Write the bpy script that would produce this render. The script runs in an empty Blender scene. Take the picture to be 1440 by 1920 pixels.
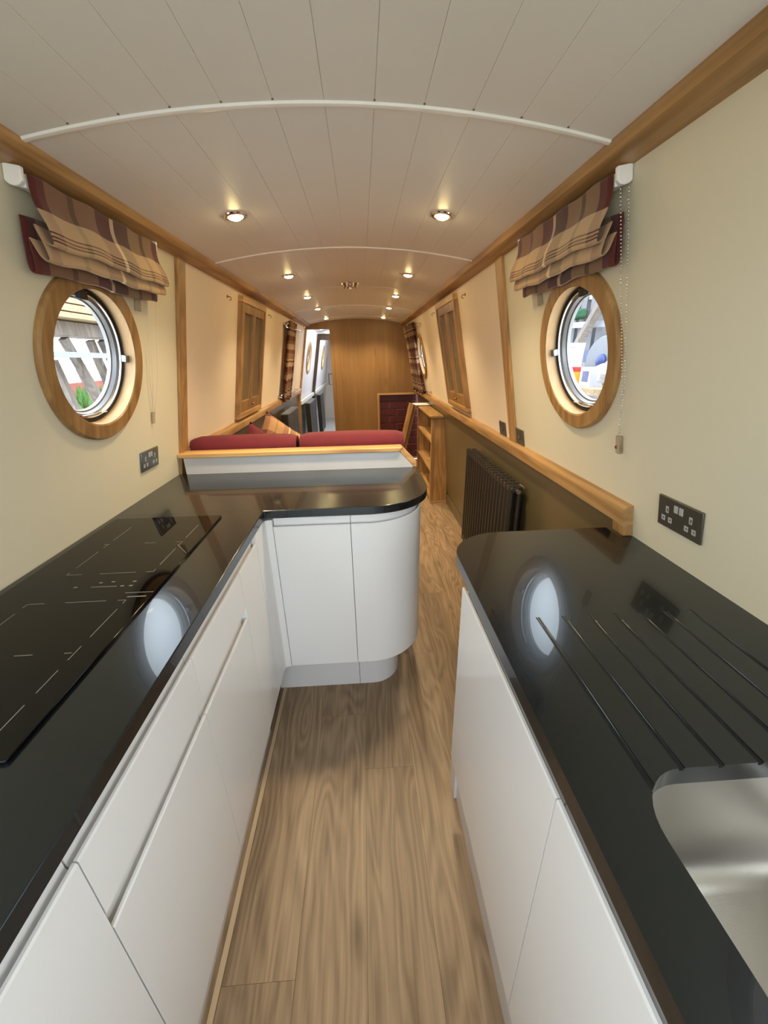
import bpy, math, random
from mathutils import Vector, Matrix
random.seed(7)
SC = bpy.context.scene
COL = SC.collection
PI = math.pi

# ------------------------------------------------------------------ camera
F_PX, CX, CY, CAM_H = 721.0, 720.0, 960.0, 1.39
Yv = Vector(((676 - CX) / F_PX, (669 - CY) / F_PX, 1.0)).normalized()
a_ = Vector((1.0, -0.02, 0.0))
Xv = (a_ - Yv * a_.dot(Yv)).normalized()
Zv = Yv.cross(Xv)
if Zv.y > 0:
    Zv = -Zv
cam_d = bpy.data.cameras.new('camera')
cam = bpy.data.objects.new('camera', cam_d)
COL.objects.link(cam)
cam_d.sensor_fit = 'HORIZONTAL'
cam_d.sensor_width = 36.0
cam_d.lens = 36.0 * F_PX / 1440.0
cam_d.clip_start = 0.02
cam_d.clip_end = 200
R3 = Matrix(((Xv.x, -Xv.y, -Xv.z), (Yv.x, -Yv.y, -Yv.z), (Zv.x, -Zv.y, -Zv.z)))
M4 = R3.to_4x4()
M4.translation = Vector((0, 0, CAM_H))
cam.matrix_world = M4
SC.camera = cam

# ------------------------------------------------------------------ world, exposure
W = bpy.data.worlds.new('overcast_sky')
SC.world = W
W.use_nodes = True
bg = W.node_tree.nodes['Background']
bg.inputs['Color'].default_value = (0.82, 0.92, 1.0, 1)
bg.inputs['Strength'].default_value = 4.2
SC.view_settings.view_transform = 'Standard'
SC.view_settings.look = 'None'
SC.view_settings.exposure = 1.1
SC.view_settings.gamma = 1.0
SC.view_settings.use_curve_mapping = False
SC.cycles.max_bounces = 10
SC.cycles.diffuse_bounces = 6
SC.cycles.glossy_bounces = 4
SC.cycles.transparent_max_bounces = 12
SC.cycles.sample_clamp_indirect = 6.0
SC.cycles.caustics_reflective = False
SC.cycles.caustics_refractive = False
SC.cycles.blur_glossy = 0.5
LAMP_W = 16.5          # each recessed downlight

# ------------------------------------------------------------------ room numbers
XC = -0.05            # centre line of the boat
HALF = 0.793          # half width at z = 0.91
TAN = 0.19            # the cabin sides lean inwards
AL = math.atan(TAN)
SA, CA = math.sin(AL), math.cos(AL)
Y0, Y1 = -1.8, 5.42   # cabin from the back wall to the far bulkhead
Y2 = 9.75             # end of the cabins beyond the bulkhead


def wx(side, z, d=0.0):
    return XC + side * (HALF - d - TAN * (z - 0.91))


def WP(side, y, s, d=0.0):
    """point on a leaning cabin side: s along the slope from z=0.91, d inwards"""
    return Vector((XC + side * (HALF - s * SA - d * CA), y, 0.91 + s * CA - d * SA))


def s_of_z(z):
    return (z - 0.91) / CA


def wall_matrix(side, y, z):
    """local x to the viewer's right along the wall, y up the slope, z into the room"""
    s = s_of_z(z)
    ey = Vector((-side * SA, 0, CA))
    ez = Vector((-side * CA, 0, -SA))
    ex = ey.cross(ez)
    o = WP(side, y, s)
    return Matrix(((ex.x, ey.x, ez.x, o.x), (ex.y, ey.y, ez.y, o.y), (ex.z, ey.z, ez.z, o.z), (0, 0, 0, 1)))


def ceil_z(x):
    return 1.837 - 0.055 * ((x - XC) / 0.566) ** 2


# ------------------------------------------------------------------ materials
MATS = {}


def new_mat(name):
    m = bpy.data.materials.new(name)
    m.use_nodes = True
    nt = m.node_tree
    return m, nt, nt.nodes['Principled BSDF']


def lin(c):
    return tuple(((v / 255.0) / 12.92 if v / 255.0 <= 0.04045 else ((v / 255.0 + 0.055) / 1.055) ** 2.4) for v in c)


def plain(name, rgb, rough=0.5, metal=0.0, spec=0.5, bump=0.0, bscale=200.0, var=0.0, vscale=8.0, coat=0.0, emit=None, estr=0.0):
    m, nt, b = new_mat(name)
    c = lin(rgb)
    b.inputs['Base Color'].default_value = (*c, 1)
    b.inputs['Roughness'].default_value = rough
    b.inputs['Metallic'].default_value = metal
    b.inputs['Specular IOR Level'].default_value = spec
    b.inputs['Coat Weight'].default_value = coat
    b.inputs['Coat Roughness'].default_value = 0.05
    tc = nt.nodes.new('ShaderNodeTexCoord')
    if var > 0:
        n = nt.nodes.new('ShaderNodeTexNoise')
        n.inputs['Scale'].default_value = vscale
        n.inputs['Detail'].default_value = 4
        nt.links.new(tc.outputs['Object'], n.inputs['Vector'])
        r = nt.nodes.new('ShaderNodeValToRGB')
        r.color_ramp.elements[0].position = 0.3
        r.color_ramp.elements[1].position = 0.7
        r.color_ramp.elements[0].color = (*[max(0, v * (1 - var)) for v in c], 1)
        r.color_ramp.elements[1].color = (*[min(1, v * (1 + var)) for v in c], 1)
        nt.links.new(n.outputs['Fac'], r.inputs['Fac'])
        nt.links.new(r.outputs['Color'], b.inputs['Base Color'])
    if bump > 0:
        n = nt.nodes.new('ShaderNodeTexNoise')
        n.inputs['Scale'].default_value = bscale
        n.inputs['Detail'].default_value = 3
        nt.links.new(tc.outputs['Object'], n.inputs['Vector'])
        bp = nt.nodes.new('ShaderNodeBump')
        bp.inputs['Strength'].default_value = bump
        bp.inputs['Distance'].default_value = 0.002
        nt.links.new(n.outputs['Fac'], bp.inputs['Height'])
        nt.links.new(bp.outputs['Normal'], b.inputs['Normal'])
    if emit:
        b.inputs['Emission Color'].default_value = (*lin(emit), 1)
        b.inputs['Emission Strength'].default_value = estr
    MATS[name] = m
    return m


def wood(name, dark, light, axis=1, rough=0.45, scale=1.0, var=0.12, stretch=0.07, knots=0.0, spec=0.4, cath=0.5, rough_grain=9.0, rings=62.0):
    """oak: fibres along one object axis, every piece shifted by its own random number"""
    m, nt, b = new_mat(name)
    L = nt.links.new
    N = nt.nodes.new
    tc = N('ShaderNodeTexCoord')
    oi = N('ShaderNodeObjectInfo')
    mul = N('ShaderNodeMath'); mul.operation = 'MULTIPLY'; mul.inputs[1].default_value = 37.0
    L(oi.outputs['Random'], mul.inputs[0])
    add = N('ShaderNodeVectorMath'); add.operation = 'ADD'
    L(tc.outputs['Object'], add.inputs[0]); L(mul.outputs[0], add.inputs[1])
    mp = N('ShaderNodeMapping')
    sc = [rough_grain * scale] * 3
    sc[axis] *= stretch
    mp.inputs['Scale'].default_value = sc
    L(add.outputs[0], mp.inputs['Vector'])
    n1 = N('ShaderNodeTexNoise'); n1.inputs['Scale'].default_value = 1.3; n1.inputs['Detail'].default_value = 5; n1.inputs['Distortion'].default_value = 0.7
    L(mp.outputs[0], n1.inputs['Vector'])
    # growth rings: distort by the broad noise, then bands
    mp2 = N('ShaderNodeMapping')
    s2 = [6.0 * scale] * 3
    s2[axis] *= stretch * 1.6
    mp2.inputs['Scale'].default_value = s2
    L(add.outputs[0], mp2.inputs['Vector'])
    n0 = N('ShaderNodeTexNoise'); n0.inputs['Scale'].default_value = 1.0; n0.inputs['Detail'].default_value = 2.5
    L(mp2.outputs[0], n0.inputs['Vector'])
    k = N('ShaderNodeMath'); k.operation = 'MULTIPLY'; k.inputs[1].default_value = rings
    L(n0.outputs['Fac'], k.inputs[0])
    sn = N('ShaderNodeMath'); sn.operation = 'SINE'
    L(k.outputs[0], sn.inputs[0])
    sm = N('ShaderNodeMapRange'); sm.inputs['From Min'].default_value = -1; sm.inputs['From Max'].default_value = 1
    L(sn.outputs[0], sm.inputs['Value'])
    # fine fibres
    mp3 = N('ShaderNodeMapping')
    s3 = [150.0 * scale] * 3
    s3[axis] *= 0.02
    mp3.inputs['Scale'].default_value = s3
    L(add.outputs[0], mp3.inputs['Vector'])
    n2 = N('ShaderNodeTexNoise'); n2.inputs['Scale'].default_value = 1.0; n2.inputs['Detail'].default_value = 3
    L(mp3.outputs[0], n2.inputs['Vector'])
    m1 = N('ShaderNodeMix'); m1.data_type = 'FLOAT'; m1.inputs[0].default_value = cath * 0.55
    L(n1.outputs['Fac'], m1.inputs[2]); L(sm.outputs[0], m1.inputs[3])
    m2 = N('ShaderNodeMix'); m2.data_type = 'FLOAT'; m2.inputs[0].default_value = 0.35
    L(m1.outputs[0], m2.inputs[2]); L(n2.outputs['Fac'], m2.inputs[3])
    rp = N('ShaderNodeValToRGB')
    rp.color_ramp.elements[0].position = 0.28
    rp.color_ramp.elements[1].position = 0.70
    rp.color_ramp.elements[0].color = (*lin(dark), 1)
    rp.color_ramp.elements[1].color = (*lin(light), 1)
    L(m2.outputs[0], rp.inputs['Fac'])
    hv = N('ShaderNodeHueSaturation')
    mr = N('ShaderNodeMapRange'); mr.inputs['To Min'].default_value = 1 - var; mr.inputs['To Max'].default_value = 1 + var
    L(oi.outputs['Random'], mr.inputs['Value'])
    L(mr.outputs[0], hv.inputs['Value'])
    L(rp.outputs['Color'], hv.inputs['Color'])
    out = hv.outputs['Color']
    if knots > 0:
        mp4 = N('ShaderNodeMapping')
        s4 = [5.2] * 3
        s4[axis] = 2.1
        mp4.inputs['Scale'].default_value = s4
        L(add.outputs[0], mp4.inputs['Vector'])
        vo = N('ShaderNodeTexVoronoi'); vo.inputs['Scale'].default_value = 1.0
        L(mp4.outputs[0], vo.inputs['Vector'])
        kr = N('ShaderNodeMapRange'); kr.inputs['From Min'].default_value = 0.03; kr.inputs['From Max'].default_value = 0.16
        kr.inputs['To Min'].default_value = knots; kr.inputs['To Max'].default_value = 0.0
        L(vo.outputs['Distance'], kr.inputs['Value'])
        mk = N('ShaderNodeMix'); mk.data_type = 'RGBA'
        L(kr.outputs[0], mk.inputs[0]); L(out, mk.inputs[6])
        mk.inputs[7].default_value = (*[v * 0.45 for v in lin(dark)], 1)
        out = mk.outputs[2]
    L(out, b.inputs['Base Color'])
    b.inputs['Roughness'].default_value = rough
    b.inputs['Specular IOR Level'].default_value = spec
    bp = N('ShaderNodeBump'); bp.inputs['Strength'].default_value = 0.12; bp.inputs['Distance'].default_value = 0.001
    L(n2.outputs['Fac'], bp.inputs['Height']); L(bp.outputs['Normal'], b.inputs['Normal'])
    MATS[name] = m
    return m


def stripes(nt, coord_out, stops):
    """constant colour ramp over a 0..1 coordinate"""
    r = nt.nodes.new('ShaderNodeValToRGB')
    cr = r.color_ramp
    cr.interpolation = 'CONSTANT'
    while len(cr.elements) > 1:
        cr.elements.remove(cr.elements[-1])
    cr.elements[0].position = 0.0
    cr.elements[0].color = (*lin(stops[0][1]), 1)
    for p, c in stops[1:]:
        e = cr.elements.new(p)
        e.color = (*lin(c), 1)
    nt.links.new(coord_out, r.inputs['Fac'])
    return r.outputs['Color']


def plaid(name, us, vs, urep=1.0, vrep=1.0, rough=0.9, translucent=0.0):
    """woven check: the colour of the warp stripe and of the weft stripe averaged, over the cloth's own UV"""
    m, nt, b = new_mat(name)
    L = nt.links.new
    uv = nt.nodes.new('ShaderNodeUVMap'); uv.uv_map = 'UVMap'
    sp = nt.nodes.new('ShaderNodeSeparateXYZ')
    L(uv.outputs[0], sp.inputs[0])
    cs = []
    for o, rep, st in ((sp.outputs[0], urep, us), (sp.outputs[1], vrep, vs)):
        mu = nt.nodes.new('ShaderNodeMath'); mu.operation = 'MULTIPLY'; mu.inputs[1].default_value = rep
        L(o, mu.inputs[0])
        fr = nt.nodes.new('ShaderNodeMath'); fr.operation = 'FRACT'
        L(mu.outputs[0], fr.inputs[0])
        cs.append(stripes(nt, fr.outputs[0], st))
    mx = nt.nodes.new('ShaderNodeMix'); mx.data_type = 'RGBA'; mx.inputs[0].default_value = 0.45
    L(cs[0], mx.inputs[6]); L(cs[1], mx.inputs[7])
    L(mx.outputs[2], b.inputs['Base Color'])
    b.inputs['Roughness'].default_value = rough
    b.inputs['Sheen Weight'].default_value = 0.2
    tc = nt.nodes.new('ShaderNodeTexCoord')
    n = nt.nodes.new('ShaderNodeTexNoise'); n.inputs['Scale'].default_value = 900
    L(tc.outputs['Object'], n.inputs['Vector'])
    bp = nt.nodes.new('ShaderNodeBump'); bp.inputs['Strength'].default_value = 0.25; bp.inputs['Distance'].default_value = 0.001
    L(n.outputs['Fac'], bp.inputs['Height']); L(bp.outputs['Normal'], b.inputs['Normal'])
    if translucent > 0:
        tr = nt.nodes.new('ShaderNodeBsdfTranslucent')
        L(mx.outputs[2], tr.inputs['Color'])
        ms = nt.nodes.new('ShaderNodeMixShader'); ms.inputs[0].default_value = translucent
        out = nt.nodes['Material Output']
        L(b.outputs[0], ms.inputs[1]); L(tr.outputs[0], ms.inputs[2]); L(ms.outputs[0], out.inputs['Surface'])
    MATS[name] = m
    return m


def glass(name, tint=(1, 1, 1), refl=1.0):
    m = bpy.data.materials.new(name)
    m.use_nodes = True
    nt = m.node_tree
    nt.nodes.clear()
    o = nt.nodes.new('ShaderNodeOutputMaterial')
    t = nt.nodes.new('ShaderNodeBsdfTransparent'); t.inputs['Color'].default_value = (*tint, 1)
    g = nt.nodes.new('ShaderNodeBsdfGlossy'); g.inputs['Roughness'].default_value = 0.0
    lw = nt.nodes.new('ShaderNodeLayerWeight'); lw.inputs['Blend'].default_value = 0.5
    pw = nt.nodes.new('ShaderNodeMath'); pw.operation = 'POWER'; pw.inputs[1].default_value = 5.0
    nt.links.new(lw.outputs['Facing'], pw.inputs[0])
    fr = nt.nodes.new('ShaderNodeMath'); fr.operation = 'MULTIPLY_ADD'; fr.inputs[1].default_value = 0.9; fr.inputs[2].default_value = 0.05
    nt.links.new(pw.outputs[0], fr.inputs[0])
    mx = nt.nodes.new('ShaderNodeMixShader')
    nt.links.new(fr.outputs[0], mx.inputs[0]); nt.links.new(t.outputs[0], mx.inputs[1]); nt.links.new(g.outputs[0], mx.inputs[2])
    nt.links.new(mx.outputs[0], o.inputs['Surface'])
    MATS[name] = m
    return m


OAK = wood('oak_trim', (132, 96, 56), (186, 146, 94), axis=1, rough=0.42)
OAKZ = wood('oak_upright', (134, 96, 54), (182, 142, 90), axis=2, rough=0.42)
OAKX = wood('oak_across', (148, 106, 58), (205, 164, 106), axis=0, rough=0.42)
OAKR = wood('oak_ring', (124, 88, 48), (176, 136, 84), axis=1, rough=0.38, stretch=0.12)
REVEAL = wood('oak_reveal', (176, 140, 96), (198, 164, 120), axis=1, rough=0.4, var=0.02, cath=0.1)
VENEER = wood('oak_veneer', (116, 84, 44), (142, 106, 60), axis=2, rough=0.5, scale=0.9, stretch=0.05, var=0.03, cath=0.15, knots=0.35)
PLANK = wood('oak_floor_plank', (104, 84, 63), (158, 134, 106), axis=1, rough=0.42, scale=1.0, var=0.10, stretch=0.10, knots=0.65, cath=0.42, rough_grain=14.0, rings=105.0)
FLOORB = plain('floor_underlay', (120, 100, 76), 0.9)
CEIL = plain('ceiling_white', (226, 223, 217), 0.45, bump=0.05, bscale=60)
CEILGAP = plain('ceiling_groove', (205, 200, 192), 0.8)
WHITEP = plain('white_paint', (236, 233, 226), 0.35)
CREAM = plain('cream_wall_paint', (214, 205, 178), 0.55, var=0.02, vscale=1.5, bump=0.06, bscale=120)
CREAM_LIT = plain('lamplit_cream_paint', (234, 217, 190), 0.55, var=0.02, vscale=1.5)  # cream paint again, lightened and warmed to stand for lounge lamplight
OLIVE = plain('olive_wall_paint', (98, 86, 60), 0.28, var=0.03, vscale=2)
GLOSS = plain('white_gloss_lacquer', (212, 211, 210), 0.12, spec=0.5)
GLOSSD = plain('grey_plinth_lacquer', (196, 194, 193), 0.18)
CARC = plain('cabinet_board', (205, 200, 190), 0.6)
def quartz():
    m, nt, b = new_mat('black_quartz')
    L = nt.links.new
    tc = nt.nodes.new('ShaderNodeTexCoord')
    n = nt.nodes.new('ShaderNodeTexNoise'); n.inputs['Scale'].default_value = 420; n.inputs['Detail'].default_value = 2
    L(tc.outputs['Object'], n.inputs['Vector'])
    r = nt.nodes.new('ShaderNodeValToRGB')
    r.color_ramp.elements[0].position = 0.0; r.color_ramp.elements[0].color = (0.004, 0.0046, 0.0052, 1)
    r.color_ramp.elements[1].position = 0.80; r.color_ramp.elements[1].color = (0.007, 0.008, 0.009, 1)
    e = r.color_ramp.elements.new(0.86); e.color = (0.05, 0.05, 0.05, 1)
    L(n.outputs['Fac'], r.inputs['Fac']); L(r.outputs['Color'], b.inputs['Base Color'])
    b.inputs['Roughness'].default_value = 0.21
    b.inputs['Coat Weight'].default_value = 0.42
    b.inputs['Coat Roughness'].default_value = 0.018
    b.inputs['Specular IOR Level'].default_value = 0.42
    b.inputs['Specular Tint'].default_value = (0.72, 0.88, 1.0, 1)
    MATS['black_quartz'] = m
    return m
QUARTZ = quartz()
HOBG = plain('hob_black_glass', (6, 6, 6), 0.02, spec=0.26)
HOBL = plain('hob_print', (120, 116, 106), 0.4)
STEEL = plain('brushed_steel', (176, 172, 166), 0.30, metal=1.0, bump=0.05, bscale=400)
CHROME = plain('chrome', (215, 215, 215), 0.12, metal=1.0)
ALU = plain('grey_aluminium', (130, 131, 134), 0.4, metal=1.0)
RUBBER = plain('black_rubber', (18, 17, 16), 0.7)
DARKPL = plain('smoked_plate', (92, 86, 76), 0.3, metal=0.5)
GREYPL = plain('grey_insert', (168, 165, 158), 0.5)
BLACKP = plain('black_plastic', (14, 14, 14), 0.5)
WHITEPL = plain('white_plastic', (238, 236, 232), 0.4)
ANTH = plain('anthracite_radiator', (46, 42, 36), 0.35)
BRASS = plain('aged_brass', (140, 110, 66), 0.35, metal=1.0)
RED = plain('red_velvet', (94, 17, 28), 0.85, bump=0.3, bscale=500, var=0.12, vscale=14)
TAN2 = plain('tan_cushion', (176, 140, 96), 0.9, bump=0.3, bscale=500)
BRICK = plain('dark_red_brick', (78, 18, 18), 0.45, var=0.25, vscale=25, bump=0.3, bscale=120)
MORTAR = plain('grey_mortar', (150, 118, 108), 0.9)
CORRW = plain('cabin_white_paint', (238, 234, 234), 0.5)
CORRF = plain('pale_vinyl', (205, 202, 198), 0.4, var=0.06, vscale=6)
GLASS = glass('clear_glass')
SMOKE = plain('dim_hatch_glass', (120, 108, 84), 0.15)
LENS = plain('lamp_lens', (255, 240, 200), 0.3, emit=(255, 226, 158), estr=90.0)
PAPER = plain('white_paper', (235, 232, 228), 0.6)
U_ST = [(0, (96, 20, 10)), (0.07, (146, 104, 70)), (0.20, (96, 70, 24)), (0.235, (150, 110, 76)), (0.38, (90, 22, 10)), (0.50, (222, 196, 160)), (0.53, (80, 42, 18)), (0.66, (156, 122, 84)), (0.78, (96, 70, 24)), (0.815, (154, 118, 80)), (0.92, (96, 22, 12))]
V_ST = [(0, (62, 28, 14)), (0.13, (222, 192, 146)), (0.226, (60, 36, 26)), (0.234, (214, 184, 138)), (0.243, (60, 36, 26)), (0.251, (214, 184, 138)), (0.260, (60, 36, 26)), (0.268, (216, 186, 140)), (0.69, (66, 32, 18))]
TARTAN = plaid('tartan_blind_cloth', U_ST, V_ST)
CURT = plaid('tartan_curtain_cloth', U_ST, [(0, (112, 36, 28)), (0.16, (222, 192, 156)), (0.3, (92, 56, 38)), (0.36, (236, 212, 180)), (0.40, (170, 128, 100)), (0.60, (112, 38, 30)), (0.72, (224, 194, 158)), (0.9, (150, 110, 84))], urep=1.5, vrep=2.6, translucent=0.5)


# ------------------------------------------------------------------ mesh helpers
class MB:
    def __init__(self):
        self.v, self.f, self.uv = [], [], None

    def add(self, vs, fs):
        o = len(self.v)
        self.v += [Vector(p) for p in vs]
        self.f += [tuple(i + o for i in f) for f in fs]
        return self

    def box(self, x0, x1, y0, y1, z0, z1):
        p = [(x0, y0, z0), (x1, y0, z0), (x1, y1, z0), (x0, y1, z0), (x0, y0, z1), (x1, y0, z1), (x1, y1, z1), (x0, y1, z1)]
        return self.add(p, [(0, 3, 2, 1), (4, 5, 6, 7), (0, 1, 5, 4), (1, 2, 6, 5), (2, 3, 7, 6), (3, 0, 4, 7)])

    def hexa(self, a, b):
        """two quads (4 points each) joined"""
        return self.add(list(a) + list(b), [(0, 3, 2, 1), (4, 5, 6, 7), (0, 1, 5, 4), (1, 2, 6, 5), (2, 3, 7, 6), (3, 0, 4, 7)])

    def prism(self, poly, z0, z1):
        n = len(poly)
        vs = [(x, y, z0) for x, y in poly] + [(x, y, z1) for x, y in poly]
        fs = [tuple(range(n - 1, -1, -1)), tuple(range(n, 2 * n))]
        fs += [(i, (i + 1) % n, (i + 1) % n + n, i + n) for i in range(n)]
        return self.add(vs, fs)

    def loft(self, loops, cap0=True, cap1=True, closed=True):
        n = len(loops[0])
        vs = [p for l in loops for p in l]
        fs = []
        for k in range(len(loops) - 1):
            for i in range(n if closed else n - 1):
                j = (i + 1) % n
                fs.append((k * n + i, k * n + j, (k + 1) * n + j, (k + 1) * n + i))
        if cap0:
            fs.append(tuple(range(n - 1, -1, -1)))
        if cap1:
            b = (len(loops) - 1) * n
            fs.append(tuple(range(b, b + n)))
        return self.add(vs, fs)

    def sweep(self, path, prof, normals=None, caps=True):
        """prof: closed polygon of (outward, z); path: plan points with outward normals"""
        loops = []
        for i, (x, y) in enumerate(path):
            if normals:
                nx, ny = normals[i]
            else:
                a = path[max(i - 1, 0)]
                b = path[min(i + 1, len(path) - 1)]
                dx, dy = b[0] - a[0], b[1] - a[1]
                l = math.hypot(dx, dy)
                nx, ny = dy / l, -dx / l
            loops.append([(x + nx * o, y + ny * o, z) for o, z in prof])
        return self.loft(loops, caps, caps)

    def tube(self, pts, r, n=8, closed=False, caps=True):
        pts = [Vector(p) for p in pts]
        loops = []
        m = len(pts)
        prev = None
        for i, p in enumerate(pts):
            if closed:
                t = (pts[(i + 1) % m] - pts[i - 1]).normalized()
            else:
                t = (pts[min(i + 1, m - 1)] - pts[max(i - 1, 0)]).normalized()
            if prev is None:
                u = t.orthogonal().normalized()
            else:
                u = (prev - t * prev.dot(t)).normalized()
            prev = u
            w = t.cross(u)
            rr = r[i] if isinstance(r, (list, tuple)) else r
            loops.append([p + (u * math.cos(2 * PI * k / n) + w * math.sin(2 * PI * k / n)) * rr for k in range(n)])
        if closed:
            loops.append(loops[0])
            return self.loft(loops, False, False)
        return self.loft(loops, caps, caps)

    def lathe(self, prof, n=48, closed=True, c=(0, 0, 0)):
        """prof: (r, h) around local z; closed = ring section"""
        m = len(prof)
        vs = []
        for k in range(n):
            a = 2 * PI * k / n
            vs += [(c[0] + r * math.cos(a), c[1] + r * math.sin(a), c[2] + h) for r, h in prof]
        fs = []
        for k in range(n):
            k2 = (k + 1) % n
            for i in range(m if closed else m - 1):
                j = (i + 1) % m
                fs.append((k * m + i, k2 * m + i, k2 * m + j, k * m + j))
        return self.add(vs, fs)

    def disc(self, r, h, n=48, c=(0, 0, 0)):
        vs = [(c[0] + r * math.cos(2 * PI * k / n), c[1] + r * math.sin(2 * PI * k / n), c[2] + h) for k in range(n)]
        return self.add(vs, [tuple(range(n))])

    def cyl(self, p0, p1, r, n=16):
        return self.tube([p0, p1], r, n)

    def grid(self, fn, nu, nv, uvs=True):
        o = len(self.v)
        us = []
        for i in range(nu + 1):
            for j in range(nv + 1):
                self.v.append(Vector(fn(i / nu, j / nv)))
                us.append((i / nu, j / nv))
        for i in range(nu):
            for j in range(nv):
                a = o + i * (nv + 1) + j
                self.f.append((a, a + nv + 1, a + nv + 2, a + 1))
        self.uv = us
        return self

    def mesh(self, name, mat, smooth=True, ang=35):
        me = bpy.data.meshes.new(name)
        me.from_pydata([tuple(v) for v in self.v], [], self.f)
        me.materials.append(mat)
        if self.uv:
            ul = me.uv_layers.new(name='UVMap')
            for lp in me.loops:
                ul.data[lp.index].uv = self.uv[lp.vertex_index]
        import bmesh
        if not self.uv:
            bm = bmesh.new(); bm.from_mesh(me)
            bmesh.ops.recalc_face_normals(bm, faces=bm.faces)
            bm.to_mesh(me); bm.free()
        if smooth:
            for p in me.polygons:
                p.use_smooth = True
            me.set_sharp_from_angle(angle=math.radians(ang))
        me.update()
        return me

    def build(self, name, mat, parent=None, smooth=True, ang=35, bevel=0.0, seg=2, solid=0.0, soff=0.0, matrix=None, sub=0):
        ob = bpy.data.objects.new(name, self.mesh(name, mat, smooth, ang))
        COL.objects.link(ob)
        if parent is not None:
            ob.parent = parent
        if matrix is not None:
            ob.matrix_world = matrix
        if solid:
            md = ob.modifiers.new('thickness', 'SOLIDIFY'); md.thickness = solid; md.offset = soff
        if bevel:
            md = ob.modifiers.new('bevel', 'BEVEL'); md.width = bevel; md.segments = seg; md.limit_method = 'ANGLE'; md.angle_limit = math.radians(40)
        if sub:
            md = ob.modifiers.new('subdivision', 'SUBSURF'); md.levels = sub; md.render_levels = sub
        return ob


def tag(o, label, cat, group=None, kind=None):
    o['label'] = label
    o['category'] = cat
    if group:
        o['group'] = group
    if kind:
        o['kind'] = kind
    return o


def empty(name, loc=(0, 0, 0), matrix=None):
    o = bpy.data.objects.new(name, None)
    COL.objects.link(o)
    o.empty_display_size = 0.05
    if matrix is not None:
        o.matrix_world = matrix
    else:
        o.location = loc
    return o


def thing(name, label, cat, loc=(0, 0, 0), group=None, matrix=None):
    return tag(empty(name, loc, matrix), label, cat, group)


def struct(name, label, cat):
    return tag(empty(name), label, cat, kind='structure')


def inst(src, parent=None, loc=None, matrix=None):
    c = src.copy()
    COL.objects.link(c)
    c.parent = parent
    if loc is not None:
        c.location = loc
    if matrix is not None:
        c.matrix_local = matrix
    return c


def arc2(cx, cy, r, a0, a1, n):
    return [(cx + r * math.cos(a0 + (a1 - a0) * k / n), cy + r * math.sin(a0 + (a1 - a0) * k / n)) for k in range(n + 1)]


def round_rect(x0, x1, y0, y1, r, n=8):
    return arc2(x1 - r, y1 - r, r, 0, PI / 2, n) + arc2(x0 + r, y1 - r, r, PI / 2, PI, n) + arc2(x0 + r, y0 + r, r, PI, 1.5 * PI, n) + arc2(x1 - r, y0 + r, r, 1.5 * PI, 2 * PI, n)


def portal(name, mat4, w, h, parent=None):
    d = bpy.data.lights.new(name, 'AREA')
    d.shape = 'RECTANGLE'
    d.size, d.size_y = w, h
    d.energy = 1.0
    d.cycles.is_portal = True
    o = bpy.data.objects.new(name, d)
    COL.objects.link(o)
    o.matrix_world = mat4
    if parent is not None:
        mw = o.matrix_world.copy()
        o.parent = parent
        o.matrix_parent_inverse = parent.matrix_world.inverted()
    return o

# ================================================================== SETTING
# ---- floor
floor = struct('floor', 'oak-look plank floor running the length of the cabin', 'floor')
MB().box(-0.95, 0.85, Y0, Y1 + 0.02, -0.03, -0.006).build('subfloor', FLOORB, floor, False)
MB().box(-0.95, 0.85, Y0, -0.02, -0.006, 0.0).build('rear_flooring', PLANK, floor, False)
EDGES = [-0.915, -0.74, -0.565, -0.39, -0.215, -0.04, 0.135, 0.31, 0.485, 0.66, 0.84]
STAG = [0.7, 0.1, 0.9, 0.449, 1.18, 0.949, 0.30, 0.82, 0.15, 0.6]
for k in range(len(EDGES) - 1):
    xa, xb = EDGES[k] + 0.0003, EDGES[k + 1] - 0.0003
    ys = [-0.02]
    y = STAG[k]
    while y < Y1 + 0.02:
        if y > 0.02:
            ys.append(y)
        y += 1.22
    ys.append(Y1 + 0.02)
    for a, b in zip(ys[:-1], ys[1:]):
        cx, cy = (xa + xb) / 2, (a + b) / 2
        p = MB().box(xa - cx, xb - cx, a - cy + 0.0003, b - cy - 0.0003, -0.006, 0.0).build('plank', PLANK, floor, False)
        p.location = (cx, cy, 0)
# narrow loose edging strip along the left units
MB().box(-0.405, -0.3915, -0.02, 1.36, 0.0002, 0.002).build('edge_strip', wood('pale_strip', (184, 158, 126), (206, 182, 150), axis=1), floor, False)

# ---- ceiling
ceiling = struct('ceiling', 'cambered white boarded ceiling with cover strips', 'ceiling')
NB = 12
BW = 0.0945


def arc_patch(u0, u1, y0, y1, dz0, dz1, n):
    """slab under the cambered roof; dz measured down from the ceiling curve"""
    loops = []
    for y in (y0, y1):
        low = [(XC + u0 + (u1 - u0) * i / n, y, ceil_z(XC + u0 + (u1 - u0) * i / n) + dz0) for i in range(n + 1)]
        up = [(XC + u1 - (u1 - u0) * i / n, y, ceil_z(XC + u1 - (u1 - u0) * i / n) + dz1) for i in range(n + 1)]
        loops.append(low + up)
    return MB().loft(loops)


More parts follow.
